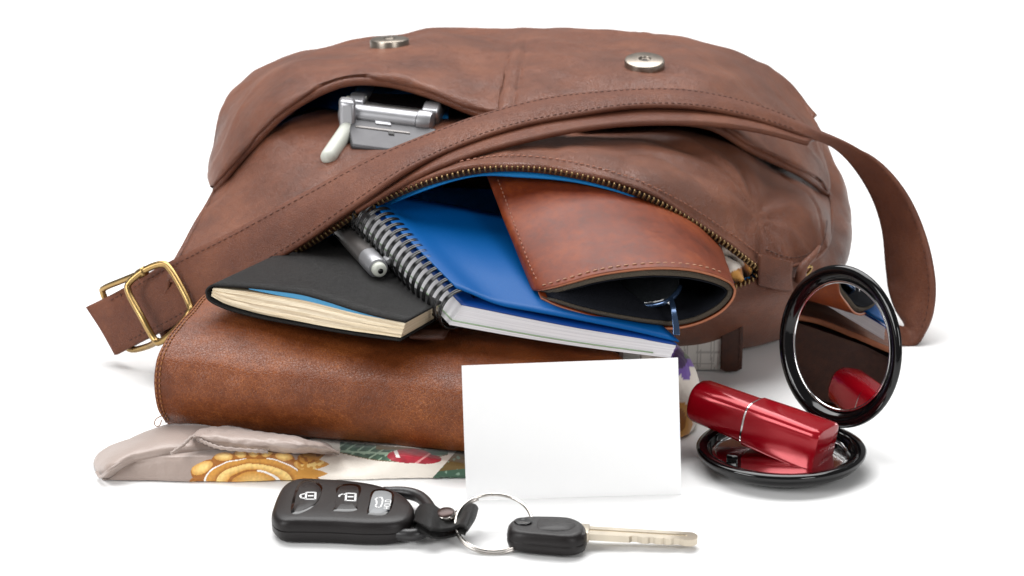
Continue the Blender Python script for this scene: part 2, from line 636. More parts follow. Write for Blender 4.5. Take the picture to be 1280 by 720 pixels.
# lower (back) panel of the bag: lip on the contents, then down to the table
low0 = [np.array(v, float) for v in [(-15, 15, 3.9), (-11, 13.6, 3.9), (-6, 13, 3.8), (0, 12.8, 3.6), (4, 12.8, 3.4)]] + \
       [at(840, 388, 12.6), at(880, 372, 12.8), at(920, 356, 13.5), at(950, 347, 14.2), at(990, 348, 15.4), at(1020, 345, 18), at(1036, 335, 21)]
low1 = [np.array(v, float) for v in [(-15, 15.6, 2.5), (-11, 14.2, 2.5), (-6, 13.4, 2.4), (0, 13.1, 2.4), (4, 13, 2.4)]] + \
       [at(845, 412, 13), at(888, 403, 13.1), at(930, 393, 13.7), at(968, 383, 14.5), at(1002, 374, 16), at(1030, 364, 18.5), at(1045, 352, 21.5)]
low2 = np.array(low1) + np.array([0, 3.2, 0]); low2[:, 2] = .35
low3 = np.array(low2) + np.array([0, 4, 0]); low3[:, 2] = .12; low3[:, 1] = np.maximum(low3[:, 1], 20)
low4 = low3.copy(); low4[:, 1] = 33; low4[:, 0] *= 1.0
LP = patch([low0, low1, low2, low3, low4], 8, 8)
LPd = LP + np.array([[(0, 0, .06 * fnoise(p, .5, 5)) for p in r] for r in LP])
LPd[..., 2] = np.maximum(LPd[..., 2], .05)
sheet('back_panel', LPd, M['bag'], bag, thick=.2)
lps = Surf(LPd[:16])

# right-hand gusset
g0 = [at(1006, 140, 29.6), at(1029, 198, 28), at(1035, 236, 25.8), at(1039, 272, 23.5), at(1035, 303, 20), at(1019, 323, 17.2), at(990, 333, 15.2), at(952, 333, 14.2)]
g1 = [at(1015, 142, 30.2), at(1041, 194, 29.6), at(1055, 228, 28), at(1064, 268, 26.5), at(1064, 303, 24), at(1050, 334, 20.5), at(1014, 350, 17), at(972, 348, 14.7)]
g2 = [at(1016, 160, 31.6), at(1038, 205, 32), at(1050, 240, 31), at(1058, 280, 30), at(1055, 318, 28), at(1047, 349, 23), at(1020, 362, 18.6), at(978, 366, 15)]
g2[4][2] = 1.2
GU = patch([g0, g1, g2], 10, 8)
GU = disp(GU, lambda p: .09 * fnoise(p, .45, 8) + .05 * fnoise(p, 1.3, 1))
sheet('side_gusset', GU, M['bag'], bag, thick=.2)
sp0 = cr(np.array(g0), 10)
v, f = tube(sp0 + np.array([.03, -.04, .03]), .09, 8)
mk('piping', v, f, M['bag'], bag)
# left-hand gusset (turned away from the camera)
h0 = [FPd[i, 0] + np.array([.05, 0, 0]) for i in (0, 9, 18, 27, 36, 45)]
h1 = [p + np.array([-.5, .4, -p[2] * .55]) for p in h0]
h2 = [np.array([p[0] + .5, p[1] + .5, .15]) for p in h0]
sheet('side_gusset', patch([h0, h1, h2], 6, 6), M['bag'], bag, thick=.2)

# front pocket panel, lying on top with its mouth open
m_px = [(270, 237, 22), (285, 215, 21.6), (312, 184, 21.5), (361, 136, 21.6), (424, 104, 22), (480, 102, 22), (536, 116, 21.5), (592, 138, 20.6),
        (636, 147, 20), (720, 150, 19.6), (800, 150, 19.6), (883, 155, 20), (940, 186, 21), (999, 214, 22.6), (1030, 236, 25)]
c_px = [(272, 219, 24), (275, 174, 27), (281, 136, 29), (299, 113, 30.5), (341, 87, 32), (428, 62, 33), (530, 44, 34), (590, 42, 34.5), (650, 42.5, 34.5),
        (720, 43, 34.5), (800, 47, 34), (870, 55, 33.5), (928, 74, 33), (980, 106, 32), (1013, 149, 30)]
pm = np.array([at(*p) for p in m_px])
pc = np.array([at(*p) for p in c_px])
rows = []
pb = np.array([0, .1, .3, .5, .5, .5, .5, .6, .7, .8, .8, .8, .7, .4, .1])
for t in (0, .05, .16, .32, .5, .68, .85, 1.0):
    q = pm * (1 - t) + pc * t
    q[:, 2] += pb * math.sin(math.pi * t ** .8)
    rows.append(q)
pc[-1, 0] -= .25
q = pc.copy(); q[:, 1] += 1.2; q[:, 2] -= .9; q[0, 2] += .5; q[-1, 0] -= .4; rows.append(q)
q = pc.copy(); q[:, 1] += 1.6; q[:, 2] *= .5; rows.append(q)
q = pc.copy(); q[:, 1] += .8; q[:, 2] = .1; rows.append(q)
PP = patch(rows, 9, 16)
seam = cr(np.array([(632, 146), (636, 122), (642, 92), (650, 62), (657, 44)], float), 8)


def pp_wr(p):
    x, y = proj(p)
    h = .16 * fnoise(p, .2, 4) + .15 * fnoise(p, .48, 12) + .015 * fnoise(p, 1.9, 2)
    h -= .06 * max(0, 1 - abs(fnoise(p, .25, 31)) * 8)
    # folds fanning across the left side, soft dents round the snaps
    if x < 470:
        k = min(1, (470 - x) / 90)
        s = (x + y * .9) / 26 + 1.6 * fnoise(p, .13, 7)
        h += .15 * k * math.sin(s)
    h += .16 * math.exp(-(((x - 760) / 60) ** 2 + ((y - 70) / 20) ** 2)) - .16 * math.exp(-(((x - 880) / 40) ** 2 + ((y - 105) / 12) ** 2))
    h += .12 * math.exp(-(((x - 905) / 36) ** 2 + ((y - 92) / 12) ** 2))
    h -= .13 * math.exp(-(((x - 560) / 34) ** 2 + ((y - 70) / 18) ** 2))
    d = np.min(np.hypot(*(seam - (x, y)).T))
    h += (-.14 * math.exp(-(d / 4.5) ** 2) + .09 * math.exp(-((d - 9) / 5) ** 2)) * min(1, max(0, (y - 46) / 30))
    return h


PPd = disp(PP, pp_wr)
PPd[0] = PP[0]
sheet('pocket_panel', PPd, M['bag'], bag, thick=.3, off=-1)
pps = Surf(PPd[:66])
# rolled hem along the pocket mouth
hem_path = cr(np.concatenate([pm, [at(1037, 250, 25.8)]]), 10)
v, f = tube(hem_path + np.array([0, 0, -.06]), .2, 8)
mk('pocket_hem', v, f, M['bag'], bag)
pth, nr = pps.path([(275, 222), (300, 190), (340, 147), (370, 124), (424, 97), (480, 94), (538, 109), (592, 131), (628, 139)], 90)
stitches('stitching', pth, nr, M['thread_light'], bag, .34, .23, .055, .06)
pth, nr = pps.path([(886, 150), (943, 180), (998, 206), (1022, 220)], 50)
stitches('stitching', pth, nr, M['thread_dark'], bag, .3, .2, .035, .04)
for dx in (-6, 6):
    pth, nr = pps.path(seam[1:-6:3] + (dx, 0), 40)
    stitches('stitching', pth, nr, M['thread_light'], bag, .34, .22, .045, .05)

# pocket lining: a blue pouch between pocket and front panel
u0 = pm[1:9] + np.array([0, 1.3, -.5])
u1 = u0 + np.array([0, 5, -.3]); u2 = u0 + np.array([0, 8.2, -1.2])
sheet('pocket_lining', patch([u0, u1, u2], 8, 6), M['lining'], bag, thick=.05)
blp = [fps(x, y, .1)[0] for x, y in [(372, 137), (392, 136), (412, 138), (440, 142), (470, 146), (520, 148), (560, 150)]]
blq = [p + np.array([0, 4, .35]) for p in blp]
sheet('pocket_lining', patch([blp, blq], 6, 6), M['lining'], bag, thick=.05)

# main lining, set just inside the zip
l0 = lip[1:13] + np.array([0, .35, -.30])
l0 += np.array([[0, 2.2, -.5]] * 2 + [[0, 1.4, -.3]] + [[0, 0, 0]] * 5 + [[0, 1.2, -.3]] + [[0, 2.2, -.6]] * 3)
l1 = l0 + np.array([0, .25, -.42]) + np.array([[0, 0, .1 * math.sin(i * 2.1)] for i in range(12)])
l2 = l0 + np.array([0, 6, -.5]); l3 = l0 + np.array([0, 15, -1.0])
sheet('lining', patch([l0, l1, l2, l3], 8, 8), M['lining'], bag, thick=.05)
k0 = np.array(low0[:9]) + np.array([0, .4, .05])
k1 = k0 + np.array([0, 4, -2.0]); k2 = k0 + np.array([0, 15, -2.6]); k3 = k0 + np.array([0, 17, .5])
for q in (k1, k2):
    q[:, 2] = np.maximum(q[:, 2], .6)
sheet('lining', patch([k0, k1, k2, k3], 6, 6), M['lining'], bag, thick=.05)

# zip: tape, then each tooth
zip_up = resample(cr(lip[1:13], 12), 400)
zdown = np.array([0, -.06, -.2])
tapeG = np.stack([zip_up + np.array([0, .12, -.1]), zip_up + np.array([0, .02, -.42])])
zipper = sheet('zipper', tapeG, M['dark_leather'], bag, thick=.05)
tv, tf = box((-.048, -.1, -.125), (.096, 0, 0), (0, .2, 0), (0, 0, .25))
tooth_me = None


def teeth(path, step, skip=0):
    global tooth_me
    d = np.r_[0, np.cumsum(np.linalg.norm(np.diff(path, axis=0), axis=1))]
    n = int(d[-1] / step)
    for i in range(skip, n):
        t = (i + .5) * step
        p = np.array([np.interp(t, d, path[:, k]) for k in range(3)])
        p2 = np.array([np.interp(t + .1, d, path[:, k]) for k in range(3)])
        X = unit(p2 - p)
        Z = unit(np.array([0, -.25, 1.0]) - X * np.dot(X, [0, -.25, 1.0]))
        Y = np.cross(Z, X)
        if tooth_me is None:
            o = mk('tooth', tv, tf, M['tooth'], None, parent=zipper, bevel=.03)
            tooth_me = o.data
        else:
            o = bpy.data.objects.new('tooth', tooth_me)
            COL.objects.link(o)
            o.parent = zipper
            md = o.modifiers.new('bevel', 'BEVEL'); md.width = .0003; md.segments = 2
        L = (p + np.array([0, -.06, -.24]) - bag.base) * S
        o.matrix_basis = Matrix(((X[0], Y[0], Z[0], L[0]), (X[1], Y[1], Z[1], L[1]), (X[2], Y[2], Z[2], L[2]), (0, 0, 0, 1)))


teeth(zip_up, .235, 9)
low_zip = resample(cr(np.array([at(947, 338, 14.1), at(938, 346, 13.9), at(922, 352, 13.5), at(902, 360, 13.2)]), 8), 60) + np.array([0, 0, .1])
teeth(low_zip, .235)
zp, zn = fps.path([(300, 334), (385, 291), (450, 250), (520, 219), (590, 200), (650, 196), (722, 205), (792, 224), (842, 247), (888, 275), (925, 301), (952, 321)], 120)
stitches('stitching', zp, zn, M['thread'], bag, .28, .19, .03, .04)
zp, zn = fps.path([(956, 312), (985, 322), (1010, 318), (1028, 303), (1033, 275)], 50)
stitches('stitching', zp, zn, M['thread_dark'], bag, .26, .18, .03, .04)
# leather tab closing the zip's right end
tab = patch([[at(950, 318, 14.0), at(970, 322, 14.3), at(992, 327, 14.8)], [at(948, 340, 13.9), at(968, 344, 14.1), at(990, 347, 14.6)],
             [at(948, 357, 13.9), at(970, 362, 14.2), at(992, 364, 14.8)]], 6, 6)
sheet('zip_end_tab', tab, M['bag'], bag, thick=.15)
# brass loop stub and pinched leather where the strap is sewn on
v, f = tube(ring_around(at(1008, 339, 15.4), unit([.8, .2, .5]), unit([0, -.6, .8]), .28, 20), .07, 8, True)
mk('strap_loop', v, f, M['brass'], bag)
pin = cr(np.array([at(1000, 352, 15.2), at(1004, 334, 15.2), at(1018, 318, 16.2), at(1024, 308, 17.5)]), 6)
v, f = tube(pin, np.linspace(.28, .08, len(pin)), 8)
mk('strap_anchor', v, f, M['bag'], bag)

# shoulder strap: two layers over the top, a loop down to the table on the right
U = [(107, 384, 17), (150, 362, 16.4), (213, 326, 15.2), (290, 289, 14.3), (380, 240, 14.2), (450, 203, 14.6), (520, 172, 15.6), (600, 143, 17), (680, 122, 18.2),
     (760, 112.5, 19.2), (840, 110, 20), (900, 118, 20.7), (960, 135, 21.5), (1020, 160, 22.3), (1080, 190, 22.5), (1125, 235, 22), (1152, 290, 21), (1165, 346, 19.6),
     (1164, 388, 18.9), (1154, 415, 18.5), (1141, 431, 18.3), (1118, 428, 18.4), (1085, 412, 19.3), (1045, 384, 22)]
Lw = [(143, 444, 15.4), (176, 427, 14.9), (228, 400, 13.7), (300, 352, 12.7), (380, 302, 12.2), (440, 259, 11.9), (500, 217, 12.2), (570, 183, 13.9), (650, 156, 15.4),
      (730, 141, 16.6), (800, 132, 17.6), (880, 135, 18.6), (950, 150, 19.8), (1010, 171, 20.9), (1050, 192, 22.8), (1083, 235, 24), (1101, 285, 24), (1107, 340, 23.2),
      (1110, 362, 22), (1118, 386, 20.8), (1130, 407, 19.6), (1112, 401, 19.2), (1075, 388, 20.2), (1042, 362, 23)]
Uw, Lq = np.array([at(*p) for p in U]), np.array([at(*p) for p in Lw])
mid = (Uw + Lq) / 2 + np.array([0, -.12, .16])
ST = patch([Uw, mid, Lq], 6, 12)
ST = disp(ST, lambda p: .03 * fnoise(p, .5, 6))
strap = sheet('strap', ST, M['strap'], bag, thick=.2, mats=[M['edge']], rim=0)
sts = Surf(ST)
for r0, r1 in ((1, 0), (-2, -1)):
    row = ST[r0] * .8 + ST[r0 + (1 if r0 > 0 else -1)] * .2
    nn = gnormals(ST)[r0]
    if (nn * (CAM - ST[r0])).sum() < 0:
        nn = -nn
    stitches('stitching', row[8:-124] + nn[8:-124] * .012, nn[8:-124], M['thread_dark'], bag, .3, .18, .024, .02, parent=strap)
nn = gnormals(ST)[1]
if (nn * (CAM - ST[1])).sum() < 0:
    nn = -nn
row = ST[1]
stitches('stitching', row[172:232] + nn[172:232] * .012, nn[172:232], M['thread_dark'], bag, .3, .18, .024, .02, parent=strap)
# second layer of the doubled strap, showing below the first
c = slice(5, 14)
U2 = Uw[c] + np.array([0, -.1, -.45])
L2 = np.array([at(444, 264, 12.0), at(515, 222, 12.1), at(590, 192, 13.3), at(670, 171, 14.6), at(740, 158, 15.8), at(805, 152.5, 16.7), at(882, 153, 17.7),
               at(950, 162, 19.0), at(1012, 178, 20.4)])
S2 = patch([U2, (U2 + L2) / 2 + np.array([0, -.05, .1]), L2], 5, 10)
sheet('strap_lower_layer', S2, M['strap'], bag, thick=.2)
S3a = S2[-3] * .5 + S2[-4] * .5

# slider buckle of antique brass
bk = Thing('x', 'x', 'x', (0, 0, 0)); bpy.data.objects.remove(bk.o)
def rod(name, pts, r, closed=True, parent=None, n=8):
    P = crc(pts, n) if closed else cr(np.array(pts), n)
    v, f = tube(P, r, 10, closed)
    return mk(name, v, f, M['brass'], bag, parent=parent)


A = [at(162, 353, 15.0), at(182, 337, 15.0), at(203, 330, 14.8), at(213, 337, 14.5), at(226, 358, 13.9), at(237, 381, 13.3), at(236, 392, 13.0), at(220, 412, 12.9), at(201, 427, 13.2),
     at(193, 424, 13.5), at(177, 396, 14.0), at(161, 366, 14.8)]
buckle = rod('buckle', A, .16)
Bk = [at(177, 341, 15.4), at(152, 351, 16.3), at(131, 360, 17.2), at(129, 367, 17.4), at(142, 398, 17.0), at(157, 430, 16.0), at(165, 437, 15.5), at(184, 433, 14.6), at(198, 426, 13.6)]
rod('buckle_frame', Bk, .15, False, parent=buckle)
v, f = tube([at(173, 343, 15.2), at(182, 338, 15.0)], .22, 12)
mk('buckle_collar', v, f, M['brass'], bag, parent=buckle)
# strap end folded round the buckle: sewn seam across
for px0, px1 in (((150, 366), (181, 422)),):
    a, b = sts(*px0, .03), sts(*px1, .03)
    P = np.linspace(a[0], b[0], 30)
    stitches('stitching', P, np.repeat([a[1]], 30, 0), M['thread_dark'], bag, .26, .18, .03, .04, parent=strap)
# folded-over second thickness at the strap end
e0 = np.array([ST[0, i] for i in range(0, 34)]); e1 = np.array([ST[-1, i] for i in range(0, 34)])
EG = np.stack([e0, (e0 + e1) / 2, e1]) + np.array([0, .45, -.12])
sheet('strap_end_fold', EG, M['strap'], bag, thick=.18)

# two magnetic snaps on the pocket
for (px, py, nd) in ((488, 60, .06), (807, 87, -.16)):
    p, n = pps(px, py + 4)
    n = unit(np.array([n[0] * .3, nd, 1]))
    p = p + n * (.38 if nd > 0 else .42)
    prof = [(.55, -.55), (.95, -.5), (.95, .16), (.92, .24), (.84, .28), (.3, .30), (.26, .22), (.2, .19), (.02, .19)]
    v, f = lathe(prof, p, n, 40)
    sn = mk('magnetic_snap', v, f, M['nickel'], bag, auto=40)
    v, f = lathe([(.24, .18), (.24, .2), (.1, .21)], p, n, 20)
    mk('snap_centre', v, f, M['black'], bag, parent=sn)

# ================================================================== FLIP PHONE in the pocket
ph = Thing('flip_phone', 'silver flip phone with pale stub antenna peeking from the bag pocket', 'phone', at(480, 165, 21))
bl, br_ = at(441, 142, 20.9), at(522, 152, 20.2)
ax = unit(br_ - bl)
v, f = tube(np.array([bl, br_]), .47, 28)
mk('hinge', v, f, M['silver'], ph, auto=40)
prof = [(.3, -.62), (.48, -.55), (.54, -.4), (.55, -.08), (.47, -.02)]
v, f = lathe(prof, bl + np.array([0, 0, -.02]), ax, 28)
cap = mk('hinge_cap', v, f, M['silver'], ph, auto=50)
prof = [(.47, .02), (.55, .06), (.56, .5), (.5, .68), (.3, .74)]
v, f = lathe(prof, br_, ax, 28)
mk('hinge_cap', v, f, M['silver'], ph, auto=50)
dn = unit(np.array([.12, -.86, -.34]))
nrm = unit(np.cross(ax, dn)); nrm = nrm if nrm[1] < 0 else -nrm
o = bl + ax * .02 + dn * .45
base_o = o - nrm * .75
v, f = box(base_o - ax * .35, ax * 4.3, dn * 2.2, nrm * .85)
mk('base_half', v, f, plain('satin_grey', srgb(74, 73, 75), .45, .55), ph, bevel=.14, auto=40)
v, f = box(o + ax * .0 + dn * .62 + nrm * .08, ax * 2.6, dn * .14, nrm * .06)
mk('trim_strip', v, f, M['silver_dark'], ph, bevel=.02)
v, f = box(o + ax * 1.0 + dn * .05 + nrm * .06, ax * .75, dn * .26, nrm * .1)
mk('side_key', v, f, M['silver'], ph, bevel=.03)
v, f = box(o + ax * 1.55 + dn * .75 + nrm * .09, ax * .28, dn * .28, nrm * .06)
mk('jack_socket', v, f, M['black'], ph, bevel=.05)
lidd = unit(np.array([.12, .98, .1]))
lo = bl + lidd * .42 - ax * .35
ln = unit(np.cross(ax, lidd)); ln = ln if ln[2] > 0 else -ln
v, f = box(lo - ln * .5, ax * 4.4, lidd * 3.4, ln * .8)
lid = mk('lid', v, f, M['silver_dark'], ph, bevel=.15, auto=40)
v, f = box(lo + ax * .9 + lidd * .35 + ln * .301, ax * 2.7, lidd * 2.7, ln * .04)
mk('screen', v, f, M['gloss'], ph, parent=lid, bevel=.01)
for s_ in (0.0, 3.55):
    v, f = box(lo + ax * s_ + lidd * -.12 + ln * .1, ax * .8, lidd * 1.2, ln * .42)
    mk('lid_shoulder', v, f, M['silver'], ph, parent=lid, bevel=.12, auto=40)
for p_ in (at(452, 125, 21.8), at(437, 126, 21.8), at(522, 138, 21.4)):
    v, f = box(p_ - ax * .2, ax * .42, lidd * .2, ln * .16)
    mk('rubber_stop', v, f, M['antenna'], ph, parent=lid, bevel=.05)
a0, a1 = at(437, 158, 20.4), at(411, 196, 18.0)
P = np.linspace(a0, a1, 6)
an = unit(a1 - a0)
P = np.concatenate([P, [a1 + an * q_ for q_ in (.14, .25, .33, .37)]])
v, f = tube(P, [.38] * 6 + [.355, .285, .17, .02], 20)
mk('antenna', v, f, M['antenna'], ph)
v, f = box(at(424, 166, 20.1), ax * .8, (0, .8, .05), (-.02, .12, 1.5))
mk('antenna_socket', v, f, M['silver'], ph, bevel=.2, auto=50)

# ================================================================== BROWN PLANNER
pl = Thing('leather_planner', 'thick distressed brown leather planner under the black book and blue notebook', 'planner', (-5, 6, 0))
Lp = np.array([at(207, 529, 5.8), at(198, 514, 5.3), at(193.5, 492, 5.0), at(193, 468, 5.1), at(198, 443, 5.6), at(212, 418, 6.8), at(236, 390, 8.8), at(262, 364.5, 10.9), (-11.2, 12.6, 5.15)])
cent = Lp[0].copy()


def prof_at(t):
    q = Lp.copy()
    q[:, 0] += 19.6 * t
    q[:, 1] -= 4.45 * min(t, .9) - .3 * max(0, t - .9)
    q[:, 0] -= t * np.array([0, 0, 0, 0, 0, .3, 1.2, 2.6, 3.4])
    q[:, 2] = (q[:, 2] - Lp[0, 2]) * (1 - .13 * t) + Lp[0, 2] - .25 * t
    return q


cols = [prof_at(t) for t in (0, .06, .25, .5, .75, 1)]
PG = patch(np.array(cols).swapaxes(0, 1), 9, 24)
PG = disp(PG, lambda p: .07 * fnoise(p, .35, 2) + .03 * fnoise(p, 1.1, 7) + .012 * fnoise(p, 3, 4))
sheet('cover', PG, M['planner'], pl, thick=.25, mats=[M['tan_edge']], rim=1)
for k_, mt in ((3, 'thread_tan'), (9, 'thread_tan')):
    row = PG[2:-2, k_ - 1 if k_ > 3 else 1]
    n = gnormals(PG)
    n = n if (n * (CAM - PG)).sum() > 0 else -n
    nn = n[2:-2, k_]
    row = PG[2:-2, 2 if k_ == 3 else 6]
    stitches('stitching', row + nn * .03, nn, M[mt], pl, .24, .17, .035, .04)
# content block inside and lower cover
pv = []
for t in (.015, .985):
    q = prof_at(t)
    inner = np.array([q[0] + (0, .5, .15), q[2] + (.0, .55, 0), q[4] + (0, .6, -.3), q[6] + (0, .2, -.4), q[8] + (0, .0, -.35), q[8] * (1, 1, 0) + (0, 0, q[0][2] + .2)])
    pv.append(inner)
v, f = loft([pv[0], pv[1]])
mk('inner_block', v, f, M['dark_leather'], pl, smooth=False, uv=np.stack([v[:, 0] / 20, v[:, 2] / 5], -1))
# lower cover board
q0, q1 = prof_at(0), prof_at(1)
lc = hexa([q0[0] + (0, .3, -.22), q1[0] + (0, .3, -.22), q1[8] * (1, 1, 0) + (0, 0, q1[0][2] - .2), q0[8] * (1, 1, 0) + (0, 0, q0[0][2] - .2),
           q0[0] + (0, .3, .05), q1[0] + (0, .3, .05), q1[8] * (1, 1, 0) + (0, 0, q1[0][2] + .1), q0[8] * (1, 1, 0) + (0, 0, q0[0][2] + .1)])
mk('lower_cover', *lc, M['planner'], pl, bevel=.08)
pls = Surf(PG)
th_p = cr(np.array([at(206, 518, 5.4), at(196, 523, 5.2), at(193, 529, 5.2), at(196, 533, 5.2), at(200, 531, 5.3), at(202, 525, 5.3)]), 6)
v, f = tube(th_p, .02, 6)
mk('loose_thread', v, f, M['thread_tan'], pl)
# closing tab seen between the books
p0, n0 = pls(545, 415, .05)
tabv = [atz(505, 416, 5.0), atz(525, 426, 4.9), atz(552, 426, 4.85), atz(566, 404, 4.95), atz(535, 402, 5.05)]
TG = patch([[atz(512, 421, 5.0), atz(535, 423, 4.95), atz(556, 423, 4.9)], [atz(520, 411, 5.06), atz(540, 413, 5.02), atz(562, 411, 5.0)]], 4, 4)
sheet('closing_tab', TG + np.array([0, 0, .06]), M['dark_leather'], pl, thick=.15)

# ================================================================== BLACK JOURNAL
jb = Thing('black_journal', 'slim black leather book with gilt page edges, lying on the brown planner', 'book', atz(390, 400, 5.2))
ZT = 6.1
JL, JR = atz(266, 361, ZT), atz(507, 402.5, ZT)
fu = unit(JR - JL); fv = np.array([-fu[1], fu[0], 0]); wid = np.linalg.norm(JR - JL)
Dp = 14.0
topc = [(266, 357), (285, 357.5), (315, 359.5), (346, 363), (377, 367.5), (408, 376), (439, 386), (472, 395), (507, 402.5)]
botc = [(262, 376), (280, 385), (305, 392.5), (330, 398.5), (360, 404), (392, 409.5), (430, 416), (468, 421.5), (500, 425.5)]


def onfront(px, py):
    return atplane(px, py, JL, fv)


ft = np.array([onfront(*p) for p in topc]); fb = np.array([onfront(*p) for p in botc])
# cover: lower board, rounded spine, upper board as one folded sheet; front outline extruded back
spine = np.array([onfront(258, 368), onfront(258.5, 362)])
outl = np.concatenate([fb[::-1], spine, ft])
outl_d = cr(outl, 6)
back_flat = outl_d + fv * Dp
for q in back_flat:
    q[2] = 5.2 + (q[2] - 5.2) * .8 if q[2] > 5.2 else q[2] + .0
CG = np.stack([outl_d * (1 - t) + back_flat * t for t in np.linspace(0, 1, 20)])
nn_ = len(outl_d)
sheet('cover', CG, M['black_leather'], jb, thick=.09, off=0)
# pages: front face between the boards
gt = np.array([onfront(*p) for p in [(264, 361), (285, 363), (315, 366.5), (346, 371), (377, 376), (408, 383), (439, 391), (472, 398.5), (505, 405)]]) + fv * .12
gb = np.array([onfront(*p) for p in [(262, 371), (280, 381), (305, 389), (330, 395), (360, 400.5), (392, 406.5), (430, 413), (468, 418.5), (499, 423)]]) + fv * .12
GT, GB = cr(gt, 6), cr(gb, 6)
GG = np.stack([GB * (1 - t) + GT * t for t in np.linspace(0, 1, 10)])
GG += np.array([[fv * (.03 * math.sin(r * 2.3 + c * .13) + .02 * fnoise(GG[r, c], 2.0)) for c in range(GG.shape[1])] for r in range(GG.shape[0])])
R_, C_ = GG.shape[:2]
back = GG + fv * (Dp - .4); back[..., 2] = 5.25 + (GG[..., 2] - 5.25) * .8
ringv = np.concatenate([GG.reshape(-1, 3), back.reshape(-1, 3)])
F = gfaces(R_, C_)
n0_ = R_ * C_
for r in range(R_ - 1):
    F.append((r * C_ + C_ - 1, n0_ + r * C_ + C_ - 1, n0_ + (r + 1) * C_ + C_ - 1, (r + 1) * C_ + C_ - 1))
    F.append((r * C_, (r + 1) * C_, n0_ + (r + 1) * C_, n0_ + r * C_))
for cidx in range(C_ - 1):
    F.append(((R_ - 1) * C_ + cidx, (R_ - 1) * C_ + cidx + 1, n0_ + (R_ - 1) * C_ + cidx + 1, n0_ + (R_ - 1) * C_ + cidx))
uvs = guv(R_, C_)
pb_ = mk('page_block', ringv, F, M['gilt'], jb, uv=np.concatenate([uvs, uvs + (.3, 0)]), auto=40)
# blue-tinted endpaper lifting under the cover
e_t = np.array([onfront(*p) for p in [(310, 361), (346, 364.6), (377, 369.2), (408, 377.6), (439, 387.4), (480, 398.2)]]) + fv * .06
e_b = np.array([onfront(*p) for p in [(310, 362), (346, 369.5), (377, 375.5), (408, 383), (439, 391), (480, 399.2)]]) + fv * .06
sheet('endpaper', patch([e_b, e_t], 3, 6), M['endpaper'], jb)

# ================================================================== BLUE SPIRAL NOTEBOOK
nb = Thing('spiral_notebook', 'blue spiral notebook with black coil sticking out of the bag', 'notebook', at(690, 430, 5.5))
FL, FR = at(578, 381, 5.5), at(846, 430, 4.4)         # top of the page block, front edge
BL = at(470, 268, 12.6)
uu = unit(FR - FL); LWd = np.linalg.norm(FR - FL)
vv = unit(BL - FL)
nn = unit(np.cross(uu, vv)); nn = nn if nn[2] > 0 else -nn
nlen = 10.5
FLb, FRb = at(562, 406, 5.3), at(838, 447.5, 4.3)
tl = FLb - FL; tr = FRb - FR
R1, C1 = 8, 60
blk_front = np.zeros((R1, C1, 3))
for r in range(R1):
    for c_ in range(C1):
        s, t = r / (R1 - 1), c_ / (C1 - 1)
        blk_front[r, c_] = (FL + (FR - FL) * t) + (tl * (1 - t) + tr * t) * s + np.array([0, 0, -.10 * math.sin(math.pi * t)]) + vv * .02 * math.sin(r * 2.7)
blk_back = blk_front + vv * nlen
V = np.concatenate([blk_front.reshape(-1, 3), blk_back.reshape(-1, 3)])
n1_ = R1 * C1
F = gfaces(R1, C1)
for r in range(R1 - 1):
    F.append((r * C1, (r + 1) * C1, n1_ + (r + 1) * C1, n1_ + r * C1))
    F.append((r * C1 + C1 - 1, n1_ + r * C1 + C1 - 1, n1_ + (r + 1) * C1 + C1 - 1, (r + 1) * C1 + C1 - 1))
for c_ in range(C1 - 1):
    F.append((c_, c_ + 1, n1_ + c_ + 1, n1_ + c_))
    q = (R1 - 1) * C1
    F.append((q + c_, n1_ + q + c_, n1_ + q + c_ + 1, q + c_ + 1))
uvb = guv(R1, C1)
mk('page_block', V, F, M['pages'], nb, uv=np.concatenate([uvb, uvb + (.0, .0)]), auto=35)
# a green rule along the lowest sheets, front and spine side
g_ = [blk_front[5, c_] * .6 + blk_front[6, c_] * .4 - unit(np.cross(uu, nn)) * 0 + np.array([0, -.03, 0]) for c_ in range(0, C1, 6)]
v, f = tube(np.array(g_), .028, 6)
mk('ruled_line', v, f, M['green'], nb)
sp = [(blk_front[5, 0] * .6 + blk_front[6, 0] * .4) + vv * t - uu * .02 for t in np.linspace(0, 9, 12)]
v, f = tube(np.array(sp), .028, 6)
mk('ruled_line', v, f, M['green'], nb)


def cover(name, fpx, lift_back, mat, ya, yb, nback=nlen, wadd=.1):
    t = np.linspace(0, 1, len(fpx))
    f0 = np.array([at(p[0], p[1], ya + (yb - ya) * k) for p, k in zip(fpx, t)])
    rows = [f0, f0 + vv * nback * .33 + nn * lift_back * .4, f0 + vv * nback * .66 + nn * lift_back * .8, f0 + vv * nback + nn * lift_back]
    return sheet(name, patch(rows, 6, 6), mat, nb, thick=.07)


cover('divider', [(577, 379.5), (640, 392), (720, 408), (790, 420), (846, 430)], .02, M['blue2'], 5.45, 4.35)
cover('front_cover', [(571, 359), (590, 366), (625, 380), (672, 389), (720, 398), (790, 412), (849, 426)], -.15, M['blue'], 5.6, 4.3)
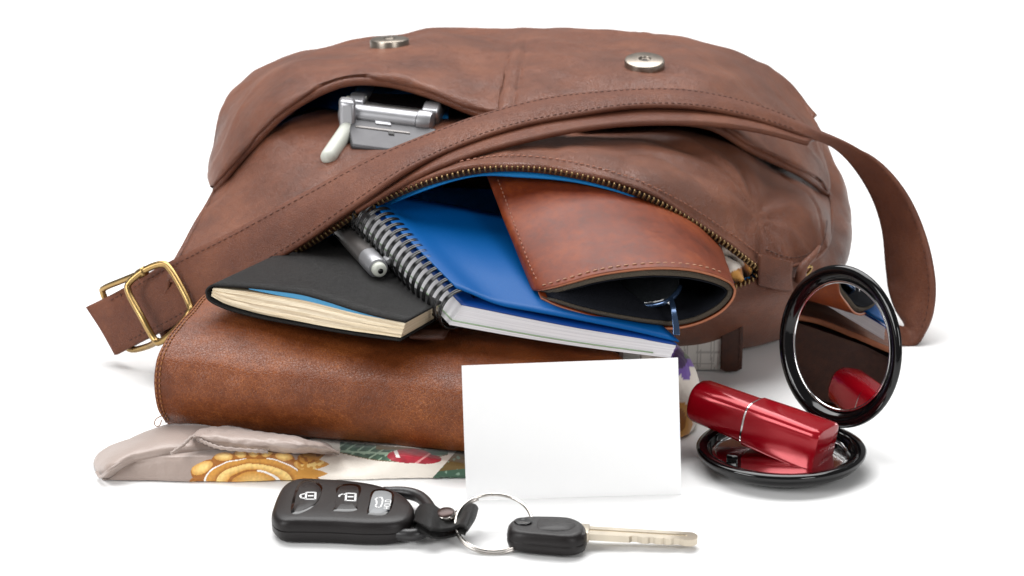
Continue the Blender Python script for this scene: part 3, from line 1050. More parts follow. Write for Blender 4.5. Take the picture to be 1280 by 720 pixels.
# the coil, ring by ring
ringr = .88
cc0 = FL + tl * .38 + uu * .12
ring_src = None
e1, e2 = unit(uu - vv * np.dot(uu, vv)), None
e2 = unit(np.cross(vv, e1)); e2 = e2 if e2[2] > 0 else -e2
npair = 19
for i in range(npair):
    for dlt in (0,):
        cpos = cc0 + vv * (.28 + i * .5)
        if ring_src is None:
            P = ring_around((0, 0, 0), e1, e2, ringr, 40)
            P = np.array([p * np.array([1, 1, 1]) + vv * (.16 * math.cos(math.atan2(np.dot(p, e2), np.dot(p, e1)))) for p in P])
            v, f = join([tube(P, .05, 8, True), tube(P + vv * .12, .05, 8, True)])
            ro = mk('coil_ring', v, f, M['wire'], None, parent=nb.o)
            ring_src = ro
        else:
            ro = bpy.data.objects.new('coil_ring', ring_src.data)
            COL.objects.link(ro)
            ro.parent = nb.o
        ro.location = (cpos - nb.base) * S
        ro.rotation_euler = (0, 0, 0)

# ================================================================== PEN
pen = Thing('ballpoint_pen', 'silver and dark grey click pen lying between black book and notebook coil', 'pen', at(470, 345, 8))
pa, pb2 = atz(474, 337, 6.75), atz(426, 284, 6.95)
pd = unit(pb2 - pa)
prof = [(.12, -.22), (.24, -.2), (.31, -.1), (.32, .12), (.25, .2)]
v, f = lathe(prof, pa, pd, 28)
btn = mk('push_button', v, f, M['antenna'], pen, auto=50)
v, f = lathe([(.12, -.235), (.1, -.19), (.02, -.18)], pa, pd, 16)
mk('button_hole', v, f, M['gloss'], pen, parent=btn)
v, f = lathe([(.33, .12), (.42, .14), (.45, .22), (.46, 1.0), (.46, 1.55)], pa, pd, 28)
mk('end_sleeve', v, f, M['silver'], pen, auto=50)
v, f = lathe([(.46, 1.57), (.46, 3.5), (.44, 9.0), (.3, 10.2), (.06, 11)], pa, pd, 28)
mk('barrel', v, f, M['silver_dark'], pen, auto=50)
side = unit(np.cross(pd, [0, 0, 1.0]))
side = side if side[0] > 0 else -side
cu = unit(side + np.array([0, 0, .5]))
cw = unit(np.cross(pd, cu))
v, f = box(pa + cu * .45 + pd * .15 - cw * .13, pd * .5, cw * .26, cu * .22)
v2, f2 = box(pa + cu * .58 + pd * .15 - cw * .13, pd * 3.6, cw * .26, cu * .09)
v, f = join([(v, f), (v2, f2)])
mk('clip', v, f, M['silver'], pen, bevel=.03, auto=40)

# ================================================================== GLASSES CASE
gc = Thing('glasses_case', 'tan leather glasses case with open felt-lined mouth on blue notebook', 'glasses case', at(790, 390, 8))
topF = [(667, 361), (674, 364), (690, 361), (715, 354), (745, 346), (780, 340), (820, 337), (860, 339), (890, 345), (908, 352)]
topB = [(604, 208), (612, 206), (640, 204), (670, 204), (705, 208), (745, 216), (790, 229), (830, 246), (862, 266), (884, 286)]
botF = [(667, 361), (676, 372), (695, 381), (720, 389), (748, 396), (780, 402), (812, 407), (842, 409), (872, 403), (898, 390)]
CP0, CPN = at(590, 366, 5.55), np.cross(at(849, 426, 4.3) - at(571, 359, 5.6), vv)
yF = [atplane(p[0], min(p[1], 418), CP0, CPN)[1] - .22 for p in botF]
yF = [y if i < 7 else yF[6] + .35 * (i - 6) for i, y in enumerate(yF)]
yB = [14.2, 14.2, 14.2, 14.2, 14.2, 14.2, 14.4, 14.7, 15.0, 15.4]
TF = np.array([at(*p, y + .25) for p, y in zip(topF, yF)])
TB = np.array([at(*p, y) for p, y in zip(topB, yB)])
BF = np.array([at(*p, y) for p, y in zip(botF, yF)])
ye = yF[-1] + .3
ex = [at(915, 358, ye + .3), at(917.5, 365, ye + .25), at(913, 376, ye + .1)]
exB = [at(893, 296, 15.6), at(896, 304, 15.7), at(893, 312, 15.6)]
BB = np.array([p + (TB[i] - TF[i]) * .9 for i, p in enumerate(BF)])
BB[:, 2] = np.minimum(BB[:, 2], TB[:, 2] - .35 * np.clip(np.arange(10) / 3, .1, 1))
loopF = np.concatenate([TF, ex, BF[::-1][:-1]])          # round the mouth, left corner is the sewn seam
loopB = np.concatenate([TB, exB, BB[::-1][:-1]])
Gr = [loopF * (1 - t) + loopB * t for t in (0, .15, .4, .7, 1)]
for k_, t in enumerate((0, .15, .4, .7, 1)):
    for i in range(2, 9):
        Gr[k_][i, 2] += .15 * math.sin(math.pi * t) * math.sin(math.pi * (i - 1) / 9)
GCs = patch(Gr, 10, 7)
shell = sheet('shell', disp(GCs, lambda p: .03 * fnoise(p, .6, 3)), M['case'], gc, thick=.10, off=1, mats=[M['tan_edge']], rim=1)
# felt lining just inside
nl = len(loopF)
ctr = loopF.mean(0)


def inset(lp, d):
    o = []
    m = len(lp)
    for i in range(m):
        T = lp[(i + 1) % m] - lp[i - 1]
        T = unit(T)
        fwd = unit(loopB[i] - loopF[i])
        nrm_ = unit(np.cross(T, fwd))
        if np.dot(nrm_, ctr - lp[i]) < 0 and 1 < i < m - 1:
            nrm_ = -nrm_
        if i in (0, m - 1, 1):
            nrm_ = unit(ctr - lp[i])
        o.append(lp[i] + nrm_ * d)
    return np.array(o)


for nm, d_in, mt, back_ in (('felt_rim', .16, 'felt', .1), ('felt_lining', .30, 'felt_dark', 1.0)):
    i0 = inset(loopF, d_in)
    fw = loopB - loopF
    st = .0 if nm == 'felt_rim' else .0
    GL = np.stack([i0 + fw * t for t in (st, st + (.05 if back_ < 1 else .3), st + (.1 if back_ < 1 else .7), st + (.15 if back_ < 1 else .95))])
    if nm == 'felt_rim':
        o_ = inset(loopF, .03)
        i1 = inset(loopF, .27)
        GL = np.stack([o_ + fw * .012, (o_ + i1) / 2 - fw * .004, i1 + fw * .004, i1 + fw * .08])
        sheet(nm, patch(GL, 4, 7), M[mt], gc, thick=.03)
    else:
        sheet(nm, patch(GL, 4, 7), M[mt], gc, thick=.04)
gcs = Surf(GCs[:, :10 * 7])
p_, n_ = gcs.path([(678, 359), (692, 355), (716, 348), (746, 340), (780, 334.5), (820, 331.5), (860, 333), (890, 339), (904, 345)], 70, .11)
stitches('stitching', p_, n_, M['thread_pale'], gc, .33, .2, .03, .04)
p_, n_ = gcs.path([(673, 352), (664, 332), (655, 309), (642, 276), (630, 244), (621, 222)], 60, .11)
stitches('stitching', p_, n_, M['thread'], gc, .3, .18, .03, .04)

# ================================================================== EYEGLASSES in the case
EGD = float(np.mean(yF[5:8])) - 7.0
_at = at
at = lambda x, y, d: _at(x, y, d + EGD)
eg = Thing('eyeglasses', 'blue-grey metal framed eyeglasses half hidden inside the tan case', 'glasses', at(830, 395, 8))
rim = cr(np.array([at(770, 372, 9.2), at(780, 379, 8.6), at(800, 382.5, 8.2), at(820, 381, 8.0), at(835, 376, 7.9), at(846, 366, 8.3), at(850, 358, 8.8)]), 8)
v, f = tube(rim, .11, 10)
mk('rim', v, f, M['glass_frame'], eg)
lens = patch([rim[::6], rim[::6] + np.array([0, .9, .75]), rim[::6] + np.array([0, 1.4, 1.3])], 4, 3)
ml, nt_, bb = new_mat('lens_glass')
bb.inputs['Base Color'].default_value = (.04, .045, .05, 1); bb.inputs['Roughness'].default_value = .03
bb.inputs['Transmission Weight'].default_value = .7
sheet('lens', lens, ml, eg, thick=.06)
tm = np.array([at(838, 372, 7.8), at(841, 382, 7.2), at(843, 395, 6.7), at(845, 408, 6.4), at(845.5, 419, 6.2)])
tmd = cr(tm, 6)
sd = np.array([.13, 0, 0])
rings = []
for i, p in enumerate(tmd):
    T = unit(np.gradient(tmd, axis=0)[i]); w_ = unit(np.cross([1.0, 0, 0], T))
    hw = .10 + .05 * i / len(tmd)
    rings.append(np.array([p + (-hw, 0, 0) + w_ * .05, p + (hw, 0, 0) + w_ * .05, p + (hw, 0, 0) - w_ * .05, p + (-hw, 0, 0) - w_ * .05]))
v, f = loft(rings)
mk('temple', v, f, M['glass_frame'], eg, bevel=.03, auto=40)
v, f = lathe([(.06, 0), (.08, .03), (.05, .05)], at(836.5, 378.5, 7.65), (0, -1, .3), 12)
mk('hinge_screw', v, f, M['chrome'], eg)
r2 = cr(np.array([at(716, 383, 8.4), at(728, 377, 8.7), at(744, 371, 9.2)]), 8)
v, f = tube(r2, .035, 8)
mk('rim', v, f, M['silver_dark'], eg)

at = _at
# ================================================================== SCARF (front, under the planner)
GOLD, GOLD_D, GOLD_L = np.array(srgb(206, 146, 62)), np.array(srgb(160, 98, 30)), np.array(srgb(244, 208, 130))
BEIGE, CREAM = np.array(srgb(160, 143, 134)), np.array(srgb(238, 230, 218))
GREEN, RED, OLIVE, PINK, WHITE = map(lambda c: np.array(srgb(*c)), ((62, 96, 76), (172, 34, 52), (110, 88, 44), (226, 150, 150), (246, 242, 236)))
PURPLE, PURPLE_D = np.array(srgb(120, 88, 172)), np.array(srgb(72, 48, 92))


def nz2(x, y, s, seed):
    return noise.noise(Vector((x * s + seed, y * s, seed)))


def scarf_print(p):
    x, y = p
    wob = 4 * nz2(x, y, .03, 1)
    col = BEIGE
    if x > 385 + wob:
        col = CREAM
    # gold scroll medallion, brushed by hand: wavering outlines, tones that run into one another
    xw, yw = x + 3 * nz2(x, y, .045, 11), y + 2 * nz2(x, y, .05, 13)
    r = math.hypot((xw - 318) / 80, (yw - 604) / 40)
    a = math.atan2(604 - yw, xw - 318)
    pet = abs(math.sin(a * 4.6 + .3))
    sc = .98 + .1 * abs(math.cos((a - .12) / .42 * math.pi - math.pi / 2)) ** .7
    if r < sc and x < 400:
        def mixc(p_, q_, t_):
            t_ = min(1, max(0, t_)); return p_ * (1 - t_) + q_ * t_
        col = GOLD
        if r > .80:                                          # scallops: pale petals outlined in brown
            k_ = (a - .12) / .42
            pa = .12 + .42 * (math.floor(k_) + .5)
            d_ = math.hypot((r - .95) / .13, (a - pa) / .17)
            col = mixc(GOLD_L, GOLD, d_ * 1.4 - .5) if d_ < 1 else GOLD_D
        elif r > .77:
            col = WHITE if a > 1.9 or .2 < a < 1.1 else GOLD_D
        elif r > .6:
            col = mixc(GOLD_D, GOLD, (r - .6) * 12)
        elif r > .42:
            col = mixc(GOLD, GOLD_L, (r - .42) * 9)
        elif r > .36:
            col = WHITE if a < 1.3 else GOLD_D
        else:
            col = mixc(GOLD_L, GOLD, r * 3)
        col = col * (1 + .22 * nz2(x, y, .3, 4))
    if 372 < x < 412:
        if abs(y - 568 - (x - 392) * -.35) < 9 * (1 - ((x - 390) / 22) ** 2) + 1:
            col = GOLD if nz2(x, y, .2, 9) > -.1 else GOLD_D
        elif abs(y - 580) < 7 * (1 - ((x - 388) / 24) ** 2):
            col = GOLD if nz2(x, y, .18, 3) > -.05 else GOLD_L
        elif abs(y - 592) < 6 * (1 - ((x - 386) / 24) ** 2):
            col = GOLD
    # green leaf and red flower
    if 425 < x < 560:
        up = 560 + (x - 425) * .09
        lo = 566 + 10 * math.sin((x - 425) / 135 * math.pi) + (x - 425) * .02
        if up - 8 < y < lo:
            col = GREEN * (1 + .5 * nz2(x, y, .16, 2))
            if abs(y - (564 + (x - 425) * .05)) < 1.2 + nz2(x, y, .1, 6) or (x < 492 and abs(((x - 430) + (y - 560) * 1.6) % 15 - 7) < 1.6 and nz2(x, y, .08, 1) > -.2):
                col = np.array(srgb(158, 184, 160))
            if abs(y - lo) < 1.0 or (x > 470 and y < 562):
                col = OLIVE
    if ((x - 512) / 28) ** 2 + ((y - 570) / 9) ** 2 < 1 or ((x - 532) / 20) ** 2 + ((y - 574) / 6) ** 2 < 1:
        col = RED * (1 + .4 * nz2(x, y, .12, 8))
        if abs((x - 497) - (y - 570) * .4) < 2.4 and y < 572:
            col = WHITE
        if abs((x - 530) + (y - 572) * 1.4) < 2.0:
            col = PINK
    if x > 540 + (598 - y) * .9:
        col = OLIVE if y < 588 - (x - 560) * .1 else GREEN
        if nz2(x, y, .2, 5) > .35:
            col = np.array(srgb(130, 160, 140))
    c_ = np.clip(np.array(col), 0, 1); c_[3] = 1
    return c_


sc = Thing('silk_scarf', 'folded beige silk scarf printed with gold scrolls and flowers, under the planner', 'scarf', (-6, 4, 0))
# front roll
cols_px = [128, 150, 185, 220, 260, 300, 350, 400, 450, 500, 550, 590, 640]
bot = [598.5, 599.5, 600, 601, 601.5, 601.5, 600.5, 599.5, 598.5, 597.5, 597, 596.5, 596]
top = [594, 578, 570, 567.5, 567, 566, 565, 561, 562, 566, 572, 577, 580]
rows_ = [[], [], [], [], [], [], []]
for x, b_, t_ in zip(cols_px, bot, top):
    g = atz(x, b_, .06)
    tpt = at(x, t_, g[1] + 2.1)
    if tpt[2] < .5:
        tpt = at(x, t_, g[1] + .6)
    h_ = max(.1, tpt[2])
    dy = tpt[1] - g[1]
    rows_[0].append(g + (0, 1.5, -.02)); rows_[1].append(g + (0, .12, -.03)); rows_[2].append(g + (0, -.02, h_ * .12))
    rows_[3].append(g + (0, dy * .12, h_ * .45)); rows_[4].append(g + (0, dy * .42, h_ * .82))
    rows_[5].append(tpt); rows_[6].append(tpt + (0, 1.6, -h_ * .25))
SG = patch(rows_, 16, 60)
SG = disp(SG, lambda p: .035 * fnoise(p, .8, 3) + .02 * fnoise(p, 2.2, 8))
SG[..., 2] = np.maximum(SG[..., 2], .03)
colr = np.array([scarf_print(p) for p in proj(SG.reshape(-1, 3))])
sheet('front_fold', SG, M['silk'], sc, col=colr, thick=.03)


def cloth(name, grid, nr, nc, colfn, amp=.04, f=.8, thk=.03, th=sc):
    G = patch(grid, nr, nc)
    G = disp(G, lambda p: amp * fnoise(p, f, 11) + amp * .4 * fnoise(p, f * 3, 5) - amp * .5 * max(0, 1 - abs(fnoise(p, f * 1.2, 17)) * 6))
    G[..., 2] = np.maximum(G[..., 2], .03)
    return sheet(name, G, M['silk'], th, col=np.array([colfn(p) for p in proj(G.reshape(-1, 3))]), thick=thk), G


beige = lambda p: BEIGE * (1, 1, 1, 1)
# back layer with rounded left tip
bl_, BG = cloth('back_fold', [
    [atz(122, 592, .1), atz(117, 580, .14), atz(121, 568, .2), atz(136, 556, .3)],
    [atz(134, 597, .15), atz(138, 582, .8), atz(147, 566, .9), atz(158, 548, .5)],
    [atz(165, 585, .3), atz(172, 572, .95), atz(180, 557, 1.2), atz(187, 537, .8)],
    [atz(215, 580, .4), atz(215, 569, .95), atz(215, 553, 1.35), atz(215, 530, 1.1)],
    [atz(262, 578, .3), atz(262, 567, .8), atz(262, 551, 1.2), atz(258, 531, 1.0)],
    [atz(330, 578, .2), atz(330, 566, .6), atz(330, 556, .9), atz(320, 540, .6)]], 8, 8, beige, .05, .5)
# silky roll beside the planner
rl = []
for x, t_, b_ in ((241, 546, 548), (252, 538, 553), (275, 534, 559), (310, 536, 563), (345, 541, 564), (375, 546, 565), (400, 552, 565), (412, 557, 565), (424, 564, 567)):
    hk = 1 if x < 380 else max(.55, 1 - (x - 380) / 110)
    rl.append([atz(x, t_ - 1, 1.35 * hk), atz(x, t_ + (b_ - t_) * .3, 1.75 * hk), atz(x, t_ + (b_ - t_) * .7, 1.6 * hk), atz(x, b_, 1.2 * hk), atz(x, b_ + 3, .9 * hk)])
silk_roll, RG = cloth('rolled_fold', rl, 10, 8, beige, .10, 1.0)
hp = cr(np.array([atz(214, 567, 1.35), atz(228, 557, 1.5), atz(242, 545.5, 1.7), atz(256, 553, 1.5), atz(275, 559.5, 1.42), atz(310, 563, 1.38), atz(335, 564.5, 1.3)]), 10)
v, f = tube(hp, .075 + .02 * np.sin(np.arange(len(hp)) * 1.9), 8)
mk('hem', v, f, M['silk'], sc, col=np.repeat([BEIGE * .9 + (0, 0, 0, .1)], len(v), 0))
hp = cr(np.array([atz(121, 590, .25), atz(126, 596, .3), atz(136, 588, .9), atz(150, 578.5, 1.05)]), 8)
v, f = tube(hp, .07, 8)
mk('hem', v, f, M['silk'], sc, col=np.repeat([BEIGE * .9 + (0, 0, 0, .1)], len(v), 0))


def side_print(p):
    x, y = p
    col = CREAM
    d = math.hypot((x - 850) / 22, (y - 448) / 32)
    a = math.atan2(y - 448, x - 850)
    if d < .55 + .42 * abs(math.sin(a * 4)):
        col = PURPLE_D if d < .4 else PURPLE
    if y < 448 and x > 855:
        col = np.array(srgb(90, 110, 84)) if abs(x - 846 - (y - 430) * .9) < 5 else col
    if math.hypot((x - 853) / 13, (y - 525) / 22) < 1:
        col = GOLD_D if math.hypot((x - 850) / 8, (y - 525) / 14) < 1 else GOLD
    c_ = np.clip(np.array(col), 0, 1); c_[3] = 1
    return c_


# end of the scarf bunched to the right of the card
rr_ = []
DE = 1.5
for (xl, xr, y_, dep) in ((800, 846, 432, 7.6), (800, 862, 448, 6.9), (800, 872, 470, 6.4), (800, 877, 495, 6.1), (800, 875.5, 520, 6.0), (800, 865, 540, 6.2), (800, 852, 549, 6.3)):
    dep += DE * max(0, min(1, (549 - y_) / 60))
    pR = at(xr, y_, dep + 1.2); pM = at((xr + 846) / 2 + 3, y_ + 1, dep + .1); pL = at(836, y_ + 1, dep - .2); pX = at(xl, y_, dep + .3)
    pB = pR + (-.5, 2.5, -.2)
    rr_.append([pB, pR, pM, pL, pX])
for row in rr_:
    for p in row:
        p[2] = max(p[2], .08)
cloth('end_fold', rr_, 10, 14, side_print, .05, .9)

# second bit of scarf inside the zip
s2 = Thing('silk_scarf', 'crumpled cream and gold scarf tucked inside the right end of the zip', 'scarf', at(915, 340, 15))


def tuck_print(p):
    x, y = p
    g = nz2(x, y, .05, 2)
    if x > 930 and y < 350 or (x - 905) * .5 + (y - 335) > 10:
        return GOLD if g > -.1 else GOLD_D
    return CREAM * .7 + BEIGE * .3


cloth('upper_fold', [[at(880, 292, 14.8), at(905, 290, 14.6), at(930, 306, 14.8), at(952, 330, 15.2)],
                     [at(886, 302, 14.1), at(908, 301, 13.7), at(928, 314, 13.9), at(944, 334, 14.4)],
                     [at(892, 318, 14.0), at(912, 313, 13.6), at(927, 325, 13.8), at(938, 344, 14.2)],
                     [at(892, 324, 14.8), at(912, 322, 14.5), at(922, 332, 14.6), at(932, 350, 14.8)]], 8, 8, tuck_print, .05, 1.0, th=s2)
cloth('lower_fold', [[at(886, 322, 14.5), at(905, 319, 14.3), at(922, 328, 14.4), at(930, 340, 14.6)],
                     [at(890, 330, 13.9), at(910, 326, 13.5), at(925, 332, 13.6), at(930, 344, 13.9)],
                     [at(896, 345, 13.7), at(914, 342, 13.4), at(925, 347, 13.5), at(932, 356, 13.8)],
                     [at(900, 360, 14.4), at(915, 358, 14.2), at(925, 362, 14.3), at(935, 366, 14.5)]], 8, 8, tuck_print, .06, 1.1, th=s2)

# ================================================================== CHECKED POUCH under the bag
cp = Thing('checked_pouch', 'white checked cloth pouch with dark brown leather strap beneath the bag', 'pouch', atz(880, 460, 0))
y0 = 14.6


def check_print(p):
    x, y = p
    c_ = np.array(srgb(222, 219, 212))
    for gx in (856, 872, 889):
        if abs(x - gx) < .7 or abs(x - gx - 3.5) < .45:
            c_ = np.array(srgb(176, 172, 166))
    for gy in (409, 425, 441, 455):
        if abs(y - gy + (x - 870) * .04) < .6:
            c_ = np.array(srgb(180, 176, 170))
    return c_


zb, zt = .08, 2.75
G = []
for z_, dy in ((zb, .25), (.5, .05), (1.4, -.05), (2.3, 0.05), (zt, .35), (zt + .05, 1.6)):
    G.append([np.array([x, y0 + dy, z_]) for x in np.linspace(3.5, 9.5, 6)])
CGp = patch(G, 10, 26)
sheet('cloth_side', CGp, M['check'], cp, col=np.array([check_print(p) for p in proj(CGp.reshape(-1, 3))]), thick=.04)
v, f = box((3.5, y0 + .4, .1), (6, 0, 0), (0, 5, 0), (0, 0, 2.3))
mk('filling', v, f, M['white'], cp, bevel=.1)
x0 = at(901, 430, y0)[0]; x1 = at(928, 430, y0)[0]
G = []
for z_, dy in ((.06, .3), (.12, -.02), (.5, -.14), (1.4, -.2), (2.4, -.15), (2.95, .2), (3.0, 1.6)):
    G.append([np.array([x, y0 + dy - .02, z_ + (.0 if 0 < i < 4 else .12 if z_ < .3 else 0)]) for i, x in enumerate(np.linspace(x0, x1, 5))])
CL = patch(G, 6, 4)
sheet('leather_strap', CL, M['dark_leather'], cp, thick=.16)
sp_ = np.array([(x1 - .14, y0 - .3 + .0, z_) for z_ in np.linspace(.3, 2.6, 20)])
stitches('stitching', sp_ + (0, .05, 0), np.repeat([[0, -1.0, 0]], 20, 0), M['thread_dark'], cp, .2, .14, .025, .03)
v, f = box((x1 - 2.5, y0 - .1, 2.95), (2.6, 0, 0), (0, 3, 0), (0, 0, .22))
mk('flap', v, f, M['dark_leather'], cp, bevel=.06)

# ================================================================== BLANK CARD
cdT = Thing('business_card', 'blank white card standing upright against the brown planner', 'card', atz(717, 621, 0))
b0, b1 = atz(583, 625.5, .02), atz(852, 617.5, .02)
c0_, c1_ = at(577, 457, b0[1] + 1.0), at(847.5, 447, b1[1] + 1.0)
CGd = patch([[b0, (b0 + b1) / 2 + (0, .0, 0), b1], [(b0 + c0_) / 2 + (0, -.05, 0), (b0 + b1 + c0_ + c1_) / 4 + (0, -.07, 0), (b1 + c1_) / 2 + (0, -.05, 0)], [c0_, (c0_ + c1_) / 2, c1_]], 5, 6)
sheet('card_sheet', CGd, M['white'], cdT, thick=.022, smooth=False)

# ================================================================== COMPACT MIRROR
cm = Thing('compact_mirror', 'open round glossy black compact with its mirror lid standing up', 'compact mirror', atz(977, 580, 0))
RC = 3.5
bc = atz(976.5, 559, .85); bc[2] = 0
prof = [(.6, .03), (1.9, .04), (2.75, .16), (3.25, .4), (3.47, .68), (3.5, .82), (3.44, .9), (3.25, .93), (3.05, .9), (2.96, .8), (2.9, .62), (2.7, .55), (2.4, .53), (.02, .53)]
v, f = lathe(prof, bc, (0, 0, 1), 72)
mk('base', v, f, M['gloss'], cm, auto=60)
v, f = lathe([(2.86, .6), (2.84, .64), (2.72, .66), (2.66, .60), (2.66, .54)], bc, (0, 0, 1), 64)
mk('pan_ring', v, f, M['chrome'], cm, auto=50)
nlid = unit([-.755, -.635, .16])
lc_ = at(1050, 433, bc[1] + 2.75)
ln0 = nlid
w1 = unit(np.cross(ln0, [0, 0, 1.0])); w2 = unit(np.cross(w1, ln0)); w2 = w2 if w2[2] > 0 else -w2
# lid shell (back bulges away from the mirror)
prof = [(.02, -.55), (1.6, -.53), (2.6, -.44), (3.2, -.24), (3.42, 0), (3.40, .10), (3.32, .17), (3.18, .19), (3.0, .14), (2.88, .0), (2.78, -.12), (2.7, -.14), (.02, -.14)]
v, f = lathe(prof, lc_, ln0, 72)
lidm = mk('lid', v, f, M['gloss'], cm, auto=60)
v, f = lathe([(2.68, -.1), (2.68, -.075), (.02, -.075)], lc_, ln0, 72)
mk('mirror', v, f, M['mirror'], cm, auto=30)
v, f = lathe([(2.76, -.09), (2.74, -.04), (2.70, -.03), (2.66, -.05), (2.64, -.08)], lc_, ln0, 72)
mk('mirror_bezel', v, f, M['chrome'], cm, parent=lidm, auto=50)
hb = lc_ - w2 * 3.55
hb2 = bc + unit([.691, .719, 0]) * 3.3
v, f = box(hb + w1 * -.55 + ln0 * -.1 + np.array([0, 0, -.6]), w1 * 1.1, ln0 * .5, w2 * 1.0)
mk('hinge', v, f, M['gloss'], cm, bevel=.06, auto=40)
v, f = tube([hb + w1 * -.95 - w2 * .25, hb + w1 * .95 - w2 * .25], .28, 16)
mk('hinge_pin', v, f, M['gloss'], cm, auto=50)
v, f = box(bc + np.array([-2.75, -1.0, .5]) + np.array([.4, 0, 0]), (.45, -.25, 0), (.2, .35, 0), (0, 0, .42))
mk('catch', v, f, M['gloss'], cm, bevel=.06, auto=40)

# ================================================================== LIPSTICK
lp = Thing('lipstick', 'closed shiny red lipstick tube resting in the open black compact', 'lipstick', atz(955, 575, .6))
Lc, Rc = at(874, 500, 5.4), at(1030, 561, 2.2)
ax = unit(Rc - Lc)
su = unit(np.cross(ax, [0, 0, 1.0])); sw = unit(np.cross(su, ax)); sw = sw if sw[2] > 0 else -sw
su = su if su[1] < 0 else -su
llen = np.linalg.norm(Rc - Lc)


def sq(t, r, k=1.0, rot=.05, pw=3.6, shift=(0, 0)):
    a = np.linspace(0, 2 * math.pi, 56, endpoint=False)
    x = np.sign(np.cos(a)) * np.abs(np.cos(a)) ** (2 / pw); y = np.sign(np.sin(a)) * np.abs(np.sin(a)) ** (2 / pw)
    X = (x * math.cos(rot) - y * math.sin(rot)); Y = (x * math.sin(rot) + y * math.cos(rot))
    return Lc + ax * t + 1.1 * r * (X[:, None] * su + Y[:, None] * sw)


tm_ = llen * .43
rings = [sq(-.25, .30, pw=2.4), sq(-.22, .55, pw=2.6), sq(-.1, .72, pw=2.8), sq(.1, .78, pw=3), sq(tm_ * .5, .80, pw=3.2), sq(tm_ - .04, .82, pw=3.6), sq(tm_ - .03, .76)]
v, f = loft(rings)
mk('base_tube', v, f, M['red'], lp, auto=45)
rings = [sq(tm_ - .03, .77), sq(tm_ - .02, .835), sq(tm_ + .05, .835), sq(tm_ + .06, .77)]
v, f = loft(rings)
mk('metal_band', v, f, M['chrome'], lp, auto=40)
rings = [sq(tm_ + .06, .78), sq(tm_ + .07, .86, pw=4.2), sq(tm_ + 1.4, .89, pw=5), sq(llen - .3, .90, pw=6), sq(llen - .02, .9, pw=6), sq(llen + .05, .86, pw=6), sq(llen + .12, .55, pw=5), sq(llen + .14, .02, pw=5)]
v, f = loft(rings)
mk('cap', v, f, M['red'], lp, auto=40)

# ================================================================== CAR REMOTE
fb_ = Thing('car_remote', 'black car key remote with three buttons lying in front', 'key remote', atz(430, 650, 0))
ZF = 1.0
ol = [(341, 641), (343, 628), (352, 608), (366, 598), (385, 596.5), (430, 599), (468, 604), (498, 614), (514, 627), (516, 636), (510, 647), (492, 653), (460, 654), (420, 652), (380, 651), (352, 650)]
O = crc(np.array([atz(x, y, ZF) for x, y in ol]), 6)
Oc = O.mean(0)


def ringf(sc_, z, sh=(0, 0)):
    q = Oc + (O - Oc) * sc_
    q = q.copy(); q[:, 2] = z
    return q + np.array([sh[0], sh[1], 0])


rings = [ringf(.88, .02), ringf(.97, .1), ringf(1.012, .28), ringf(1.015, .52), ringf(1.0, .54), ringf(1.0, .56), ringf(1.018, .58), ringf(1.012, .8), ringf(.985, .93), ringf(.94, 1.0), ringf(.80, 1.045), ringf(.5, 1.07), ringf(.02, 1.08)]
v, f = loft(rings)
body = mk('body', v, f, M['black'], fb_, auto=50)
# loop bar at the right end
barp = [atz(480, 616, .5), atz(505, 616, .6), atz(524, 621, .62), atz(535, 632, .62), atz(540, 645, .6), atz(536, 660, .5), atz(520, 668, .45), atz(500, 668, .42), atz(480, 664, .4)]
v, f = tube(cr(np.array(barp), 6), .25, 12)
mk('loop_bar', v, f, M['black_side'], fb_)


def pad(name, px, z0, z1, mat, parent, sc_in=.9, n=5, closed=True):
    P = crc(np.array([atz(x, y, z0) for x, y in px]), n)
    c_ = P.mean(0)
    r0 = P.copy(); r0[:, 2] = z0
    r1 = P.copy(); r1[:, 2] = z1 - .03
    r2 = c_ + (P - c_) * sc_in; r2[:, 2] = z1
    r3 = c_ + (P - c_) * .5; r3[:, 2] = z1 + .012
    v, f = loft([r0, r1, r2, r3])
    return mk(name, v, f, mat, fb_, parent=parent, auto=50)


def strokes(name, lines, z, w, mat, parent, closed=False):
    parts = []
    for ln_ in lines:
        P = np.array([atz(x, y, z) for x, y in ln_])
        for i in range(len(P) - 1):
            a, b = P[i], P[i + 1]
            T = unit(b - a); s_ = np.array([-T[1], T[0], 0]) * w
            a = a - T * w * .6; b = b + T * w * .6
            v, f = hexa([a - s_ + (0, 0, -.03), b - s_ + (0, 0, -.03), b + s_ + (0, 0, -.03), a + s_ + (0, 0, -.03),
                         a - s_ + (0, 0, .008), b - s_ + (0, 0, .008), b + s_ + (0, 0, .008), a + s_ + (0, 0, .008)])
            parts.append((v, f))
    v, f = join(parts)
    return mk(name, v, f, mat, fb_, parent=parent, smooth=False)


